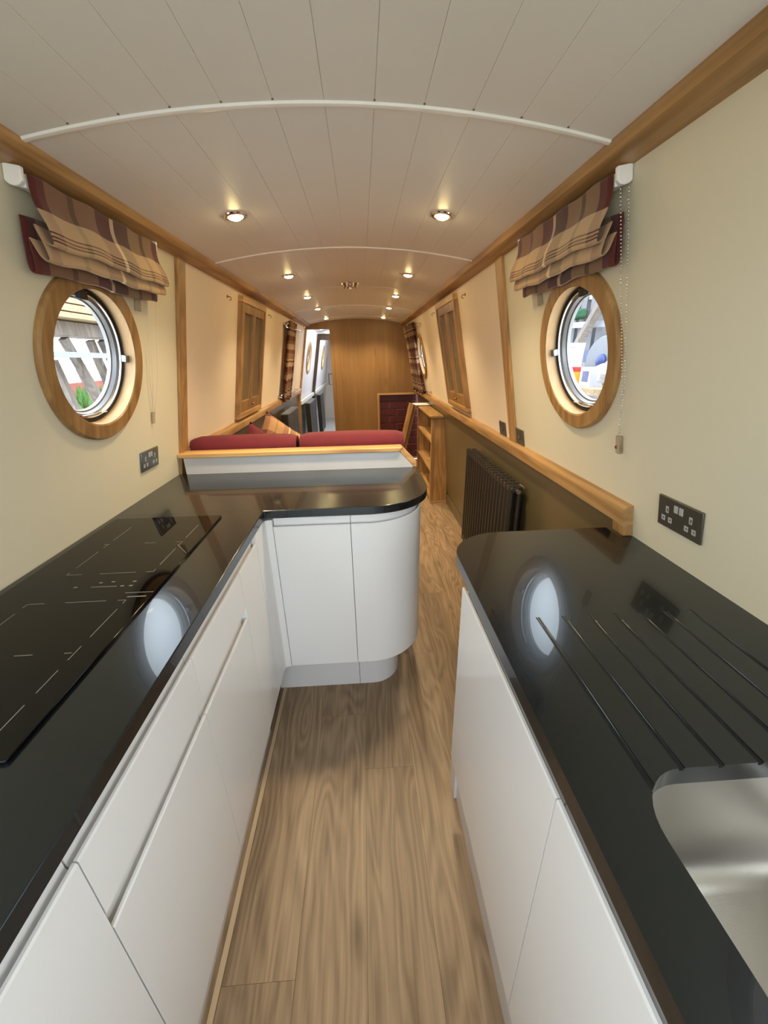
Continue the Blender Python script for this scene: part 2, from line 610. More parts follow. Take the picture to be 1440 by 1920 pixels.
HX0, HX1, HY0, HY1 = -0.40, 0.30, -1.40, -0.55     # unseen roof opening added behind the camera for more daylight
for (u0, u1, ya, yb) in ((-0.66, 0.66, Y0, HY0), (-0.66, HX0 - XC, HY0, HY1), (HX1 - XC, 0.66, HY0, HY1), (-0.66, 0.66, HY1, Y1 + 0.03)):
    arc_patch(u0, u1, ya, yb, 0.003, 0.03, 24).build('ceiling_backing', CEILGAP, ceiling)
STRIPS = [-0.06, 0.97, 2.005, 3.02, 4.03, 5.03]
secs = list(zip(STRIPS, STRIPS[1:] + [Y1]))
for (ya, yb) in secs:
    for k in range(-6, 6):
        u0, u1 = k * BW + 0.0003, (k + 1) * BW - 0.0003
        u0, u1 = max(u0, -0.60), min(u1, 0.60)
        if u1 - u0 < 0.01:
            continue
        arc_patch(u0, u1, ya + 0.0008, yb - 0.0008, 0.0, 0.0028, 2).build('ceiling_board', CEIL, ceiling)
for i, ys in enumerate(STRIPS):
    n = 28
    prof = [(-0.0085, 0.0), (-0.006, -0.0035), (0.0, -0.005), (0.006, -0.0035), (0.0085, 0.0)]
    if i in (3, 5):
        prof = [(-0.006, 0.0), (-0.004, -0.0015), (0.004, -0.0015), (0.006, 0.0)]
    loops = []
    for j in range(n + 1):
        u = -0.572 + 1.144 * j / n
        x = XC + u
        loops.append([(x, ys + a, ceil_z(x) + b) for a, b in prof])
    MB().loft(loops).build('cover_strip', WHITEP, ceiling)
for k in range(-5, 6):
    if k == 0:
        continue
    u = k * BW
    MB().lathe([(0.0, -0.0012), (0.0022, -0.0012), (0.0022, 0.003)], 8, False, (XC + u, 0.956, ceil_z(XC + u))).build('groove_end', FLOORB, ceiling)
# roof beyond the bulkhead, with open gaps added out of view to daylight the passage
arc_patch(-0.66, 0.2, 6.62, 7.1, 0.0, 0.03, 14).build('cabin_roof', CORRW, ceiling)
arc_patch(-0.66, 0.2, Y1 + 0.03, 5.75, 0.0, 0.03, 14).build('cabin_roof', CORRW, ceiling)
arc_patch(-0.66, -0.55, 5.75, 6.62, 0.0, 0.03, 4).build('cabin_roof', CORRW, ceiling)
arc_patch(-0.66, 0.2, 8.3, Y2, 0.0, 0.03, 14).build('cabin_roof', CORRW, ceiling)
arc_patch(-0.66, -0.55, 7.1, 8.3, 0.0, 0.03, 4).build('cabin_roof', CORRW, ceiling)

# ---- cabin sides
PORTS = {-1: [(1.222, 1.396), (0.12, 1.39), (4.30, 1.39), (6.05, 1.39), (8.3, 1.39)], 1: [(1.224, 1.388), (0.10, 1.383), (4.36, 1.385)]}
RIN = 0.180
ROUT = 0.226


def sheet(side, y0, y1, z0, z1, mat, parent, name, d=0.0):
    s0, s1 = s_of_z(z0), s_of_z(z1)
    holes = sorted([(yc, s_of_z(zc)) for yc, zc in PORTS[side] if y0 < yc < y1])
    mb = MB()
    cuts = [y0]
    for yc, _ in holes:
        cuts += [yc - 0.26, yc + 0.26]
    cuts.append(y1)

    def quad(a, b, sa, sb):
        if b - a > 1e-5:
            mb.add([WP(side, a, sa, d), WP(side, b, sa, d), WP(side, b, sb, d), WP(side, a, sb, d)], [(0, 1, 2, 3)])
    for i in range(0, len(cuts) - 1, 2):
        quad(cuts[i], cuts[i + 1], s0, s1)
    for yc, sc in holes:
        a, b = yc - 0.26, yc + 0.26
        angs = sorted([2 * PI * k / 64 for k in range(64)] + [math.atan2(sv - sc, yv - yc) % (2 * PI) for yv in (a, b) for sv in (s0, s1)])
        inner, outer = [], []
        for t in angs:
            ct, st = math.cos(t), math.sin(t)
            inner.append(WP(side, yc + (RIN + 0.004) * ct, sc + (RIN + 0.004) * st, d))
            ks = []
            if abs(ct) > 1e-9:
                ks.append(((b if ct > 0 else a) - yc) / ct)
            if abs(st) > 1e-9:
                ks.append(((s1 if st > 0 else s0) - sc) / st)
            k = min(ks)
            outer.append(WP(side, yc + k * ct, sc + k * st, d))
        n = len(angs)
        mb.add(inner + outer, [(i, (i + 1) % n, n + (i + 1) % n, n + i) for i in range(n)])
    return mb.build(name, mat, parent, False)


SIDE_OPENING = (-1.45, -0.45, 1.0, 1.70)      # unseen side openings added behind the camera to let in daylight
for side, nm in ((-1, 'left'), (1, 'right')):
    w = struct('wall_' + nm, 'cream painted cabin side on the %s, leaning inwards' % nm, 'wall')
    yk = 1.775 if side < 0 else 0.945
    yp = 1.775 if side < 0 else 1.805
    sheet(side, Y0, SIDE_OPENING[0], 0.60, 1.81, CREAM, w, 'wall_panel')
    sheet(side, SIDE_OPENING[0], SIDE_OPENING[1], 0.60, SIDE_OPENING[2], CREAM, w, 'wall_panel')
    sheet(side, SIDE_OPENING[0], SIDE_OPENING[1], SIDE_OPENING[3], 1.81, CREAM, w, 'wall_panel')
    sheet(side, SIDE_OPENING[1], yk, 0.60, 1.81, CREAM, w, 'wall_panel')
    if yp > yk:
        sheet(side, yk, yp, 0.955, 1.81, CREAM, w, 'wall_panel')
    sheet(side, yp, Y1, 0.955, 1.81, CREAM_LIT, w, 'wall_panel')
    # lower lining, flaring out to the floor
    xt, xb = XC + side * 0.797, XC + side * 0.878
    ya = yk - 0.02
    MB().add([(xt, ya, 0.965), (xt, Y1, 0.965), (xb, Y1, 0.0), (xb, ya, 0.0)], [(0, 1, 2, 3)]).build('lower_lining', OLIVE, w, False)
    MB().add([(XC + side * 0.86, Y0, 0.65), (XC + side * 0.86, ya, 0.65), (xb, ya, 0.0), (xb, Y0, 0.0)], [(0, 1, 2, 3)]).build('lower_lining', OLIVE, w, False)
    if side > 0:
        b = MB().hexa([(0.812, 0.95, 0.0), (0.828, 0.95, 0.0), (0.821, 0.95, 0.085), (0.805, 0.95, 0.085)],
                      [(0.812, Y1, 0.0), (0.828, Y1, 0.0), (0.821, Y1, 0.085), (0.805, Y1, 0.085)]).build('baseboard_right', OLIVE, None, False)
        tag(b, 'olive skirting along the floor beneath the tall black radiator', 'skirting', kind='structure')
    if side < 0:
        sheet(side, Y1 + 0.03, Y2, 0.84, 1.81, CORRW, w, 'cabin_panel')
        MB().add([(XC - 0.80, Y1, 0.86), (XC - 0.80, Y2, 0.86), (XC - 0.88, Y2, 0.0), (XC - 0.88, Y1, 0.0)], [(0, 1, 2, 3)]).build('cabin_lower_lining', plain('cabin_grey_paint', (196, 192, 190), 0.4), w, False)
        MB().box(XC - 0.80, XC - 0.765, Y1 + 0.03, Y2, 0.80, 0.845).build('cabin_rail', WHITEP, w)

# ---- oak trims
NT = [0]


def trim(mb, label, mat=OAK, **kw):
    NT[0] += 1
    o = mb.build('trim_%d' % NT[0], mat, None, **kw)
    return tag(o, label, 'trim', kind='structure')


cp = [(0.648, 1.751), (0.606, 1.7535), (0.583, 1.7555), (0.572, 1.760), (0.5665, 1.769), (0.567, 1.786), (0.648, 1.80)]
for side, nm in ((-1, 'left'), (1, 'right')):
    loops = [[(XC + side * h, y, z) for h, z in cp] for y in (Y0, Y1)]
    trim(MB().loft(loops), 'long oak cornice where the %s cabin side meets the ceiling' % nm, ang=25)
for side, y, w, nm in ((-1, 1.772, 0.072, 'left'), (1, 1.806, 0.080, 'right')):
    z0 = 0.905 if side < 0 else 0.99
    s0, s1 = s_of_z(z0), s_of_z(1.757)
    t = 0.012
    q = lambda yy: [WP(side, yy, s0, 0), WP(side, yy, s0, t), WP(side, yy, s1, t), WP(side, yy, s1, 0)]
    trim(MB().hexa(q(y - w / 2), q(y + w / 2)), 'upright oak strip on the %s wall between kitchen and lounge' % nm, OAKZ, bevel=0.002)


def rail(side, ya, yb, z0, z1, t, lab):
    # face leans with the wall, rounded upper nose
    pr = [(z0, -0.012), (z0, t), (z1 - 0.012, t), (z1 - 0.004, t - 0.006), (z1, t - 0.014), (z1, -0.012)]
    loops = [[WP(side, y, s_of_z(z), d) for z, d in pr] for y in (ya, yb)]
    return trim(MB().loft(loops), lab, ang=50)


r1 = rail(1, 0.935, Y1, 0.947, 1.001, 0.028, 'oak dado rail capping the olive panelling on the right')
eq = lambda yy: [WP(1, yy, s_of_z(0.9165), 0.028), WP(1, yy, s_of_z(0.9105), -0.004), WP(1, yy, s_of_z(0.9468), -0.012), WP(1, yy, s_of_z(0.9468), 0.028)]
e = MB().hexa(eq(0.935), eq(0.984)).build('end_piece', OAKZ, r1, bevel=0.002)
rail(-1, 1.81, Y1, 0.968, 1.016, 0.030, 'oak dado rail along the left wall above the red cushions')

# ---- far bulkhead: oak veneer panels, doorway on the left, brick niche on the right
far = struct('wall_far', 'oak veneered bulkhead closing the lounge, doorway at its left', 'wall')


def xz_panel(poly, y0, y1):
    n = len(poly)
    vs = [(x, y0, z) for x, z in poly] + [(x, y1, z) for x, z in poly]
    fs = [tuple(range(n)), tuple(range(2 * n - 1, n - 1, -1))] + [(i, i + n, (i + 1) % n + n, (i + 1) % n) for i in range(n)]
    return MB().add(vs, fs)


def top_curve(xa, xb, n=12):
    return [(xa + (xb - xa) * i / n, ceil_z(xa + (xb - xa) * i / n) + 0.004) for i in range(n + 1)]


xz_panel([(-0.338, 0.0), (0.205, 0.0), (0.205, 1.80)] + top_curve(0.205, -0.338), Y1, Y1 + 0.03).build('veneer_panel', VENEER, far, False)
xr = wx(1, 0.93) + 0.02
xz_panel([(0.2055, 0.928), (xr, 0.928), (wx(1, 1.76) + 0.02, 1.76)] + top_curve(0.58, 0.2055), Y1, Y1 + 0.03).build('veneer_panel', VENEER, far, False)
xz_panel([(-0.385, 0.0), (-0.3395, 0.0), (-0.3395, 1.80)] + top_curve(-0.3395, -0.385), Y1 - 0.006, Y1 + 0.03).build('door_jamb', VENEER, far, False)
xz_panel([(-0.70, 1.722), (-0.3855, 1.722), (-0.3855, 1.80)] + top_curve(-0.3855, -0.66), Y1 - 0.004, Y1 + 0.03).build('door_head', VENEER, far, False)
xz_panel([(-1.10, 0.0), (-0.90, 0.0), (wx(-1, 0.9) + 0.02, 0.9), (wx(-1, 1.722) + 0.022, 1.722), (wx(-1, 1.722) - 0.12, 1.722)], Y1 - 0.008, Y1 + 0.03).build('door_jamb', OAKZ, far, False)
# niche
xz_panel([(0.2055, 0.0), (0.236, 0.0), (0.236, 0.905), (0.2055, 0.928)], Y1 - 0.006, Y1 + 0.06).build('niche_trim', OAKZ, far, False)
xz_panel([(0.2365, 0.905), (0.80, 0.905), (0.80, 0.928), (0.2055, 0.928)], Y1 - 0.006, Y1 + 0.06).build('niche_trim', OAKX, far, False)
MB().box(0.20, 0.88, Y1 + 0.055, Y1 + 0.07, 0, 0.93).build('niche_mortar', MORTAR, far, False)
bl, bh, gap = 0.232, 0.088, 0.010
bsrc = None
for r in range(10):
    zc = 0.904 - bh / 2 - r * (bh + gap)
    if zc - bh / 2 < 0:
        break
    off = -0.10 if r % 2 else 0.0
    x = 0.238 + off
    while x < 0.84:
        a, b = max(x, 0.238), min(x + bl, 0.84)
        if b - a > 0.03:
            o = MB().box(-(b - a) / 2, (b - a) / 2, -0.010, 0.010, -bh / 2, bh / 2).build('brick', BRICK, far, True, bevel=0.003, seg=1)
            o.location = ((a + b) / 2, Y1 + 0.046, zc)
        x += bl + gap

# ---- cabins beyond the doorway
cab = struct('floor_beyond', 'pale vinyl floor of the cabins beyond the oak doorway', 'floor')
cab.name = 'floor_2'
MB().box(-0.95, 0.0, Y1 + 0.02, Y2, -0.03, 0.0).build('vinyl', CORRF, cab, False)
w = struct('wall_end', 'pale end wall seen at the end of the passage', 'wall')
MB().box(-0.95, 0.0, Y2, Y2 + 0.03, 0, 1.84).build('end_panel', plain('end_wall_paint', (228, 216, 198), 0.5), w, False)
w = struct('wall_passage', 'white partition on the right of the passage beyond the bulkhead', 'wall')
MB().box(-0.20, -0.17, Y1 + 0.03, Y2, 0, 1.84).build('partition_panel', CORRW, w, False)
w = struct('wall_middle', 'dark framed opening halfway down the passage', 'wall')
DARKW = wood('dark_oak', (60, 40, 26), (92, 64, 40), axis=2)
xz_panel([(-0.97, 0.0), (wx(-1, 0.84) + 0.05, 0.0), (wx(-1, 0.84) + 0.05, 0.84), (wx(-1, 1.66) + 0.05, 1.66), (wx(-1, 1.66) - 0.03, 1.66)], 6.93, 6.99).build('frame_post', DARKW, w, False)
xz_panel([(wx(-1, 1.66) - 0.03, 1.655), (-0.20, 1.655), (-0.20, 1.75), (wx(-1, 1.75) - 0.02, 1.75)], 6.93, 6.99).build('frame_head', DARKW, w, False)
# ---- back wall behind the camera with a doorway gap added to bring in daylight
w = struct('wall_back', 'cream back wall behind the viewer with a doorway added for daylight', 'wall')
xz_panel([(-0.95, 0), (-0.50, 0), (-0.50, 1.76), (-0.72, 1.76)], Y0 - 0.03, Y0).build('back_panel', CREAM, w, False)
xz_panel([(0.40, 0), (0.85, 0), (0.62, 1.76), (0.40, 1.76)], Y0 - 0.03, Y0).build('back_panel', CREAM, w, False)
xz_panel([(-0.72, 1.76), (0.62, 1.76), (0.60, 1.80), (-0.05, 1.86), (-0.70, 1.80)], Y0 - 0.03, Y0).build('back_panel', CREAM, w, False)
m = Matrix.Translation((-0.05, Y0 - 0.04, 0.88)) @ Matrix.Rotation(PI / 2, 4, 'X')
portal('daylight_portal', m, 0.9, 1.76)
portal('daylight_portal', Matrix.Translation(((HX0 + HX1) / 2, (HY0 + HY1) / 2, 1.90)), HX1 - HX0, HY1 - HY0)
portal('daylight_portal', Matrix.Translation((-0.36, 7.7, 1.86)), 0.5, 1.2)
portal('daylight_portal', Matrix.Translation((-0.36, 6.185, 1.86)), 0.5, 0.87)
for side in (-1, 1):
    zc = (SIDE_OPENING[2] + SIDE_OPENING[3]) / 2
    mm = wall_matrix(side, (SIDE_OPENING[0] + SIDE_OPENING[1]) / 2, zc)
    portal('daylight_portal', mm @ Matrix.Translation((0, 0, -0.03)) @ Matrix.Rotation(PI, 4, 'X'), SIDE_OPENING[1] - SIDE_OPENING[0], (SIDE_OPENING[3] - SIDE_OPENING[2]) / CA)

# ---- portholes
PLAB = {(-1, 0): 'left wall porthole with oak surround under the tartan blind', (1, 0): 'right wall porthole with oak surround under the tartan blind',
        (-1, 1): 'left wall porthole beside the viewer, out of the picture', (1, 1): 'right wall porthole above the sink, out of the picture',
        (-1, 2): 'lounge porthole behind the left tartan curtain', (1, 2): 'lounge porthole beside the right tartan curtain',
        (-1, 3): 'first porthole in the white passage beyond the doorway', (-1, 4): 'farthest porthole in the white passage beyond the doorway'}
nwin = 0
for side in (-1, 1):
    for i, (yc, zc) in enumerate(PORTS[side]):
        nwin += 1
        M = wall_matrix(side, yc, zc)
        w = tag(empty('window_%d' % nwin, matrix=M), PLAB[(side, i)], 'porthole', kind='structure')
        n = 72
        MB().lathe([(RIN, 0.0), (RIN, 0.010), (RIN + 0.004, 0.0145), (ROUT - 0.006, 0.0145), (ROUT, 0.009), (ROUT, 0.0)], n).build('oak_surround', OAKR, w)
        MB().lathe([(RIN, 0.012), (RIN - 0.002, -0.040), (RIN + 0.006, -0.040), (RIN + 0.006, 0.0)], n).build('reveal', REVEAL, w)
        MB().lathe([(0.1785, -0.024), (0.174, -0.020), (0.171, -0.028), (0.171, -0.05), (0.1785, -0.05)], n).build('rubber_seal', RUBBER, w)
        MB().lathe([(0.171, -0.026), (0.166, -0.024), (0.161, -0.032), (0.157, -0.034), (0.154, -0.045), (0.150, -0.047), (0.150, -0.058), (0.171, -0.058)], n).build('metal_frame', ALU, w)
        MB().lathe([(0.1665, -0.0235), (0.163, -0.0235), (0.163, -0.028), (0.1665, -0.028)], n).build('bright_rim', CHROME, w)
        MB().disc(0.152, -0.052, n).build('glass_pane', GLASS, w, False)
        for sx in (-1, 1):
            MB().box(sx * 0.172 - 0.011, sx * 0.172 + 0.011, -0.011, 0.011, -0.022, -0.006).build('clip', ALU, w, bevel=0.002)
        MB().box(-0.016, 0.016, 0.150, 0.174, -0.030, -0.016).build('top_catch', BLACKP, w, bevel=0.002)
        MB().tube([(-0.07, -0.1585, -0.026), (0.07, -0.1585, -0.026)], 0.0025, 8).build('stay_bar', CHROME, w)
        portal('daylight_portal', M @ Matrix.Translation((0, 0, -0.056)) @ Matrix.Rotation(PI, 4, 'X'), 0.30, 0.30, None)

# ================================================================== KITCHEN
ZT, ZB = 0.91, 0.88      # worktop top and underside
DT = 0.868               # top of the door lips


def front_profile(zb, zt):
    """handleless door: the face stops short, a scoop behind it, the back leaf runs up to the worktop"""
    return [(0.0, zb + 0.002), (0.0, zt - 0.030), (-0.002, zt - 0.027), (-0.006, zt - 0.027), (-0.008, zt - 0.031), (-0.009, zt - 0.042), (-0.013, zt - 0.044),
            (-0.016, zt - 0.036), (-0.017, zt - 0.012), (-0.0155, zt), (-0.022, zt), (-0.022, zb + 0.002), (-0.020, zb), (-0.002, zb)]


def front(path, zb, zt, name, parent, normals=None):
    return MB().sweep(path, front_profile(zb, zt), normals).build(name, GLOSS, parent, ang=28)


g = 0.0012
XL = -0.358              # plane of the left fronts
ZD = 0.213


def left_unit(ya, yb, label, drawer):
    t = thing('base_cabinet', label, 'cabinet', (0, (ya + yb) / 2, 0), 'gloss white base units on the left')
    cy = (ya + yb) / 2
    MB().box(-0.80, XL - 0.024, ya - cy + 0.001, yb - cy - 0.001, 0.215, 0.878).build('carcass', CARC, t, False)
    MB().box(XL - 0.075, XL - 0.06, ya - cy + 0.0005, yb - cy - 0.0005, 0.0, 0.212).build('plinth', GLOSSD, t, False)
    P = [(XL, ya - cy + g), (XL, yb - cy - g)]
    if drawer:
        front(P, 0.722, DT, 'drawer_front', t)
        front(P, ZD, 0.717, 'pan_drawer_front', t)
    else:
        front(P, ZD, DT, 'door', t)
    return t


left_unit(-0.29, 0.288, 'gloss white left base unit nearest the viewer with one tall door', False)
left_unit(0.288, 0.620, 'gloss white drawer unit under the near half of the hob', True)
left_unit(0.620, 0.945, 'gloss white drawer unit under the far half of the hob', True)
left_unit(0.945, 1.130, 'narrow gloss white unit beside the inner corner of the left run', False)

# peninsula unit with curved end
YP = 1.253
t = thing('peninsula_cabinet', 'gloss white peninsula unit with a curved end door', 'cabinet', (0, YP, 0))
MB().box(-0.80, 0.02, 0.026, 0.465, 0.22, 0.876).build('carcass', CARC, t, False)
# inner corner post
MB().add([], []).prism([(XL, 1.1315 - YP), (XL, -0.022), (XL + 0.004, -0.006), (XL + 0.016, -0.001), (-0.3315, -0.001), (-0.3315, 0.02), (XL - 0.022, 0.02), (XL - 0.022, 1.1315 - YP)][::-1], ZD, DT).build('corner_post', GLOSS, t, ang=30)
MB().box(XL - 0.06, -0.0592, 0.095, 0.11, 0.0, 0.212).build('plinth', GLOSSD, t, False)
front([(-0.0585 - g, 0.0), (-0.3298, 0.0)][::-1], ZD, DT, 'door', t)
# curved door: straight, then a quarter ellipse round to the aisle side
path, nor = [(-0.0585 + g, 0.0), (0.0, 0.0)], [(0, -1), (0, -1)]
ra, rb = 0.222, 0.222
for k in range(1, 21):
    a = -PI / 2 + (PI / 2) * k / 20
    path.append((0.0 + ra * math.cos(a), rb + rb * math.sin(a)))
    l = math.hypot(math.cos(a) / ra, math.sin(a) / rb)
    nor.append((math.cos(a) / ra / l, math.sin(a) / rb / l))
path.append((ra, 0.465)); nor.append((1, 0))
front(path, ZD, DT, 'curved_door', t, nor)
off = [(x - nx * 0.095, y - ny * 0.095) for (x, y), (nx, ny) in zip(path, nor)]
MB().sweep(off, [(0, 0.0), (0, 0.212), (-0.015, 0.212), (-0.015, 0.0)], nor).build('curved_plinth', GLOSSD, t)

# ---- left L-shaped worktop
cr = 0.225
poly = [(wx(-1, 0.91), -0.9), (-0.35, -0.9), (-0.35, 1.236), (0.02, 1.241)] + arc2(0.02, 1.241 + cr, cr, -PI / 2, 0, 16)[1:] + [(0.245, 1.742), (wx(-1, 0.91), 1.742)]
wt = MB().prism(poly, ZB, ZT).build('worktop', QUARTZ, None, bevel=0.002)
tag(wt, 'polished black L-shaped worktop on the left, turning into the peninsula', 'worktop')
# seam between the two slabs
MB().box(-0.83, -0.352, 1.2395, 1.2405, ZT, ZT + 0.0003).build('joint', plain('seam_grey', (70, 68, 62), 0.4), wt, False)

# ---- hob
HX_, HXB, HYA, HYB = -0.476, -0.815, 0.365, 1.199
t = thing('induction_hob', 'black glass induction hob set on the left worktop', 'hob', (-0.645, 0.783, ZT))
poly = round_rect(HXB + 0.645, HX_ + 0.645, HYA - 0.783, HYB - 0.783, 0.006, 4)
MB().prism(poly, 0.0, 0.006).build('glass_top', HOBG, t, bevel=0.001)
hz = 0.0062


def mark(x0, y0, x1, y1, w=0.0016):
    dx, dy = x1 - x0, y1 - y0
    l = math.hypot(dx, dy)
    nx, ny = -dy / l * w / 2, dx / l * w / 2
    X, Y = 0.645, -0.783
    q = [(x0 + nx + X, y0 + ny + Y), (x1 + nx + X, y1 + ny + Y), (x1 - nx + X, y1 - ny + Y), (x0 - nx + X, y0 - ny + Y)]
    MB().prism(q, hz, hz + 0.0003).build('zone_mark', HOBL, t, False)


for xx in (-0.522, -0.725):
    for a, b in ((0.40, 0.455), (0.477, 0.524), (0.547, 0.582), (0.606, 0.692), (0.712, 0.724), (0.842, 0.853), (0.875, 0.962), (0.985, 1.008), (1.03, 1.123)):
        mark(xx, a, xx, b)
for yy in (0.565, 1.005):
    mark(-0.625, yy, -0.594, yy)
    mark(-0.54, yy, -0.527, yy)
    mark(-0.72, yy, -0.735, yy)
for yy in (0.842, 0.724):
    mark(-0.648, yy, -0.563, yy)
    mark(-0.539, yy, -0.522, yy)
    mark(-0.725, yy, -0.69, yy)
mark(-0.631, 0.782, -0.574, 0.782, 0.002)
mark(-0.539, 0.752, -0.478, 0.752)
mark(-0.526, 0.736, -0.486, 0.736, 0.003)
for x, y in ((-0.62, 0.80), (-0.593, 0.802), (-0.544, 0.80), (-0.562, 0.782), (-0.543, 0.782), (-0.666, 0.784)):
    mark(x - 0.004, y, x + 0.004, y, 0.004)
mark(-0.527, 0.988, -0.483, 0.934, 0.0012)

# ---- white upstand panel behind the peninsula with an oak capping
t = thing('peninsula_upstand', 'low white panel with oak capping behind the peninsula worktop', 'panel', (0, 1.745, 0))
xl = wx(-1, 0.95) + 0.03
xz_panel([(xl, 0.9105), (0.222, 0.9105), (0.222, 0.918), (0.160, 0.985), (xl, 0.985)], -0.020, 0.03).build('white_panel', GLOSSD, t, False)
xz_panel([(xl - 0.02, 0.986), (0.160, 0.986), (0.172, 1.006), (xl - 0.02, 1.006)], -0.030, 0.045).build('top_capping', OAKX, t, bevel=0.003)
xz_panel([(0.2225, 0.918), (0.1605, 0.985), (0.1725, 1.006), (0.243, 0.930), (0.243, 0.60), (0.2225, 0.60)], -0.0025, 0.045).build('end_capping', OAKX, t, bevel=0.003)

# ---- right base units
XR = 0.237


def right_unit(ya, yb, label):
    cy = (ya + yb) / 2
    t = thing('base_cabinet', label, 'cabinet', (0, cy, 0), 'gloss white base units on the right')
    MB().box(XR + 0.024, 0.70, ya - cy + 0.001, yb - cy - 0.001, 0.22, 0.70).build('carcass', CARC, t, False)
    MB().box(XR + 0.028, XR + 0.043, ya - cy + 0.0005, yb - cy - 0.0005, 0.0, 0.214).build('plinth', GLOSSD, t, False)
    front([(XR, yb - cy - g), (XR, ya - cy + g)], 0.216, DT, 'door', t)
    return t


right_unit(0.318, 0.826, 'gloss white right base unit under the drainer grooves')
right_unit(-0.27, 0.318, 'gloss white right base unit under the sink')
t = thing('end_panel', 'white panel closing the aisle end of the right run', 'panel', (0.0, 0.84, 0))
MB().box(XR + 0.03, 0.71, -0.011, 0.012, 0.0, 0.879).build('board', GLOSS, t, False)
MB().box(XR + 0.020, XR + 0.0296, -0.011, 0.05, 0.0, 0.214).build('plinth_return', GLOSSD, t, False)

# ---- right worktop, cut for the sink and grooved for the drainer
rr = 0.135
poly = [(0.23, -0.9), (wx(1, 0.91), -0.9), (wx(1, 0.91), 0.934), (0.704, 0.934), (0.704, 0.997), (0.23 + rr + 0.02, 0.997)]
poly += [(0.23 + (rr + 0.02) - (rr + 0.02) * math.sin(a), 0.997 - rr + rr * math.cos(a)) for a in [PI / 2 * k / 14 for k in range(1, 15)]]
top = MB().prism(poly, ZB, ZT).build('worktop', QUARTZ, None)
tag(top, 'polished black worktop on the right with rounded corner and drainer grooves', 'worktop')
cut = MB()
SX0, SX1, SY0, SY1 = 0.305, 0.675, -0.16, 0.302
cut.prism(round_rect(SX0, SX1, SY0, SY1, 0.072, 10), ZB - 0.02, ZT + 0.02)
c1 = cut.build('cutter', QUARTZ, None, False)
gv = MB()
for k in range(7):
    x = 0.327 + 0.0515 * k
    if x > 0.66:
        break
    n = 8
    y_a, y_b = 0.604, 0.27
    loops = []
    for y, d in ((y_a, 0.0004), (y_a - 0.03, 0.0022), (y_b, 0.0055)):
        lp = []
        for i in range(n + 1):
            a = PI + PI * i / n
            lp.append((x + 0.0042 * math.cos(a), y, ZT + 0.0001 + d * math.sin(a)))
        lp += [(x + 0.0042, y, ZT + 0.01), (x - 0.0042, y, ZT + 0.01)]
        loops.append(lp)
    gv.loft(loops)
c2 = gv.build('cutter', QUARTZ, None, False)
for c in (c1, c2):
    md = top.modifiers.new('cut', 'BOOLEAN'); md.operation = 'DIFFERENCE'; md.solver = 'EXACT'; md.object = c
    if c is c2:
        md.use_self = True
dg = bpy.context.evaluated_depsgraph_get()
dg.update()
me = bpy.data.meshes.new_from_object(top.evaluated_get(dg))
top.modifiers.clear()
top.data = me
for c in (c1, c2):
    bpy.data.objects.remove(c, do_unlink=True)
for p in me.polygons:
    p.use_smooth = True
me.set_sharp_from_angle(angle=math.radians(30))
md = top.modifiers.new('bevel', 'BEVEL'); md.width = 0.0016; md.segments = 2; md.limit_method = 'ANGLE'; md.angle_limit = math.radians(60)

# ---- undermounted steel sink
t = thing('sink', 'brushed steel undermounted sink bowl in the right worktop', 'sink', (0.49, 0.071, 0.7))


def rrl(ins, z, r):
    return [(x - 0.49, y - 0.071, z - 0.7) for x, y in round_rect(SX0 - 0.003 + ins, SX1 + 0.003 - ins, SY0 - 0.003 + ins, SY1 + 0.003 - ins, r, 10)]


loops = [rrl(-0.02, 0.8795, 0.09), rrl(0.0, 0.8795, 0.072), rrl(0.001, 0.86, 0.072), rrl(0.006, 0.76, 0.068), rrl(0.012, 0.735, 0.062), rrl(0.026, 0.717, 0.05), rrl(0.045, 0.711, 0.04), rrl(0.12, 0.708, 0.03)]
MB().loft(loops, False, True).build('bowl', STEEL, t, ang=80)
MB().lathe([(0.0, 0.0), (0.02, 0.001), (0.034, 0.004), (0.040, 0.003), (0.042, 0.0)], 32, False, (0.0, 0.0, 0.0085)).build('waste', CHROME, t)


# ---- sockets and switches
def plate(side, y, z, w, h, name, label, cat, kind, group=None):
    t = thing(name, label, cat, matrix=wall_matrix(side, y, z), group=group)
    MB().box(-w / 2, w / 2, -h / 2, h / 2, 0.0005, 0.006).build('face_plate', DARKPL if side > 0 else plain('grey_plate', (112, 116, 116), 0.25, metal=0.7), t, bevel=0.0015)
    if kind == 'double':
        for sx in (-1, 1):
            c = sx * w * 0.27
            MB().box(c - 0.0045, c + 0.0045, 0.000, 0.017, 0.006, 0.0066).build('earth_slot', GREYPL, t, bevel=0.002)
            MB().box(c - 0.0002, c + 0.0024, 0.004, 0.012, 0.0066, 0.0068).build('slot_hole', BLACKP, t, False)
            for s2 in (-1, 1):
                q = c + s2 * 0.0105
                MB().box(q - 0.0058, q + 0.0058, -0.0225, -0.009, 0.006, 0.0066).build('pin_slot', GREYPL, t, bevel=0.002)
                MB().box(q - 0.0006, q + 0.0024, -0.0170, -0.0135, 0.0066, 0.0068).build('slot_hole', BLACKP, t, False)
            MB().box(sx * 0.0075 - 0.0055, sx * 0.0075 + 0.0055, 0.010, 0.028, 0.006, 0.0085).build('rocker', GREYPL, t, bevel=0.0008)
    else:
        MB().box(-0.006, 0.006, -0.010, 0.010, 0.006, 0.009).build('rocker', DARKPL, t, bevel=0.001)
        MB().box(-0.002, 0.002, 0.0, 0.006, 0.009, 0.0095).build('indicator', GREYPL, t, False)
    return t


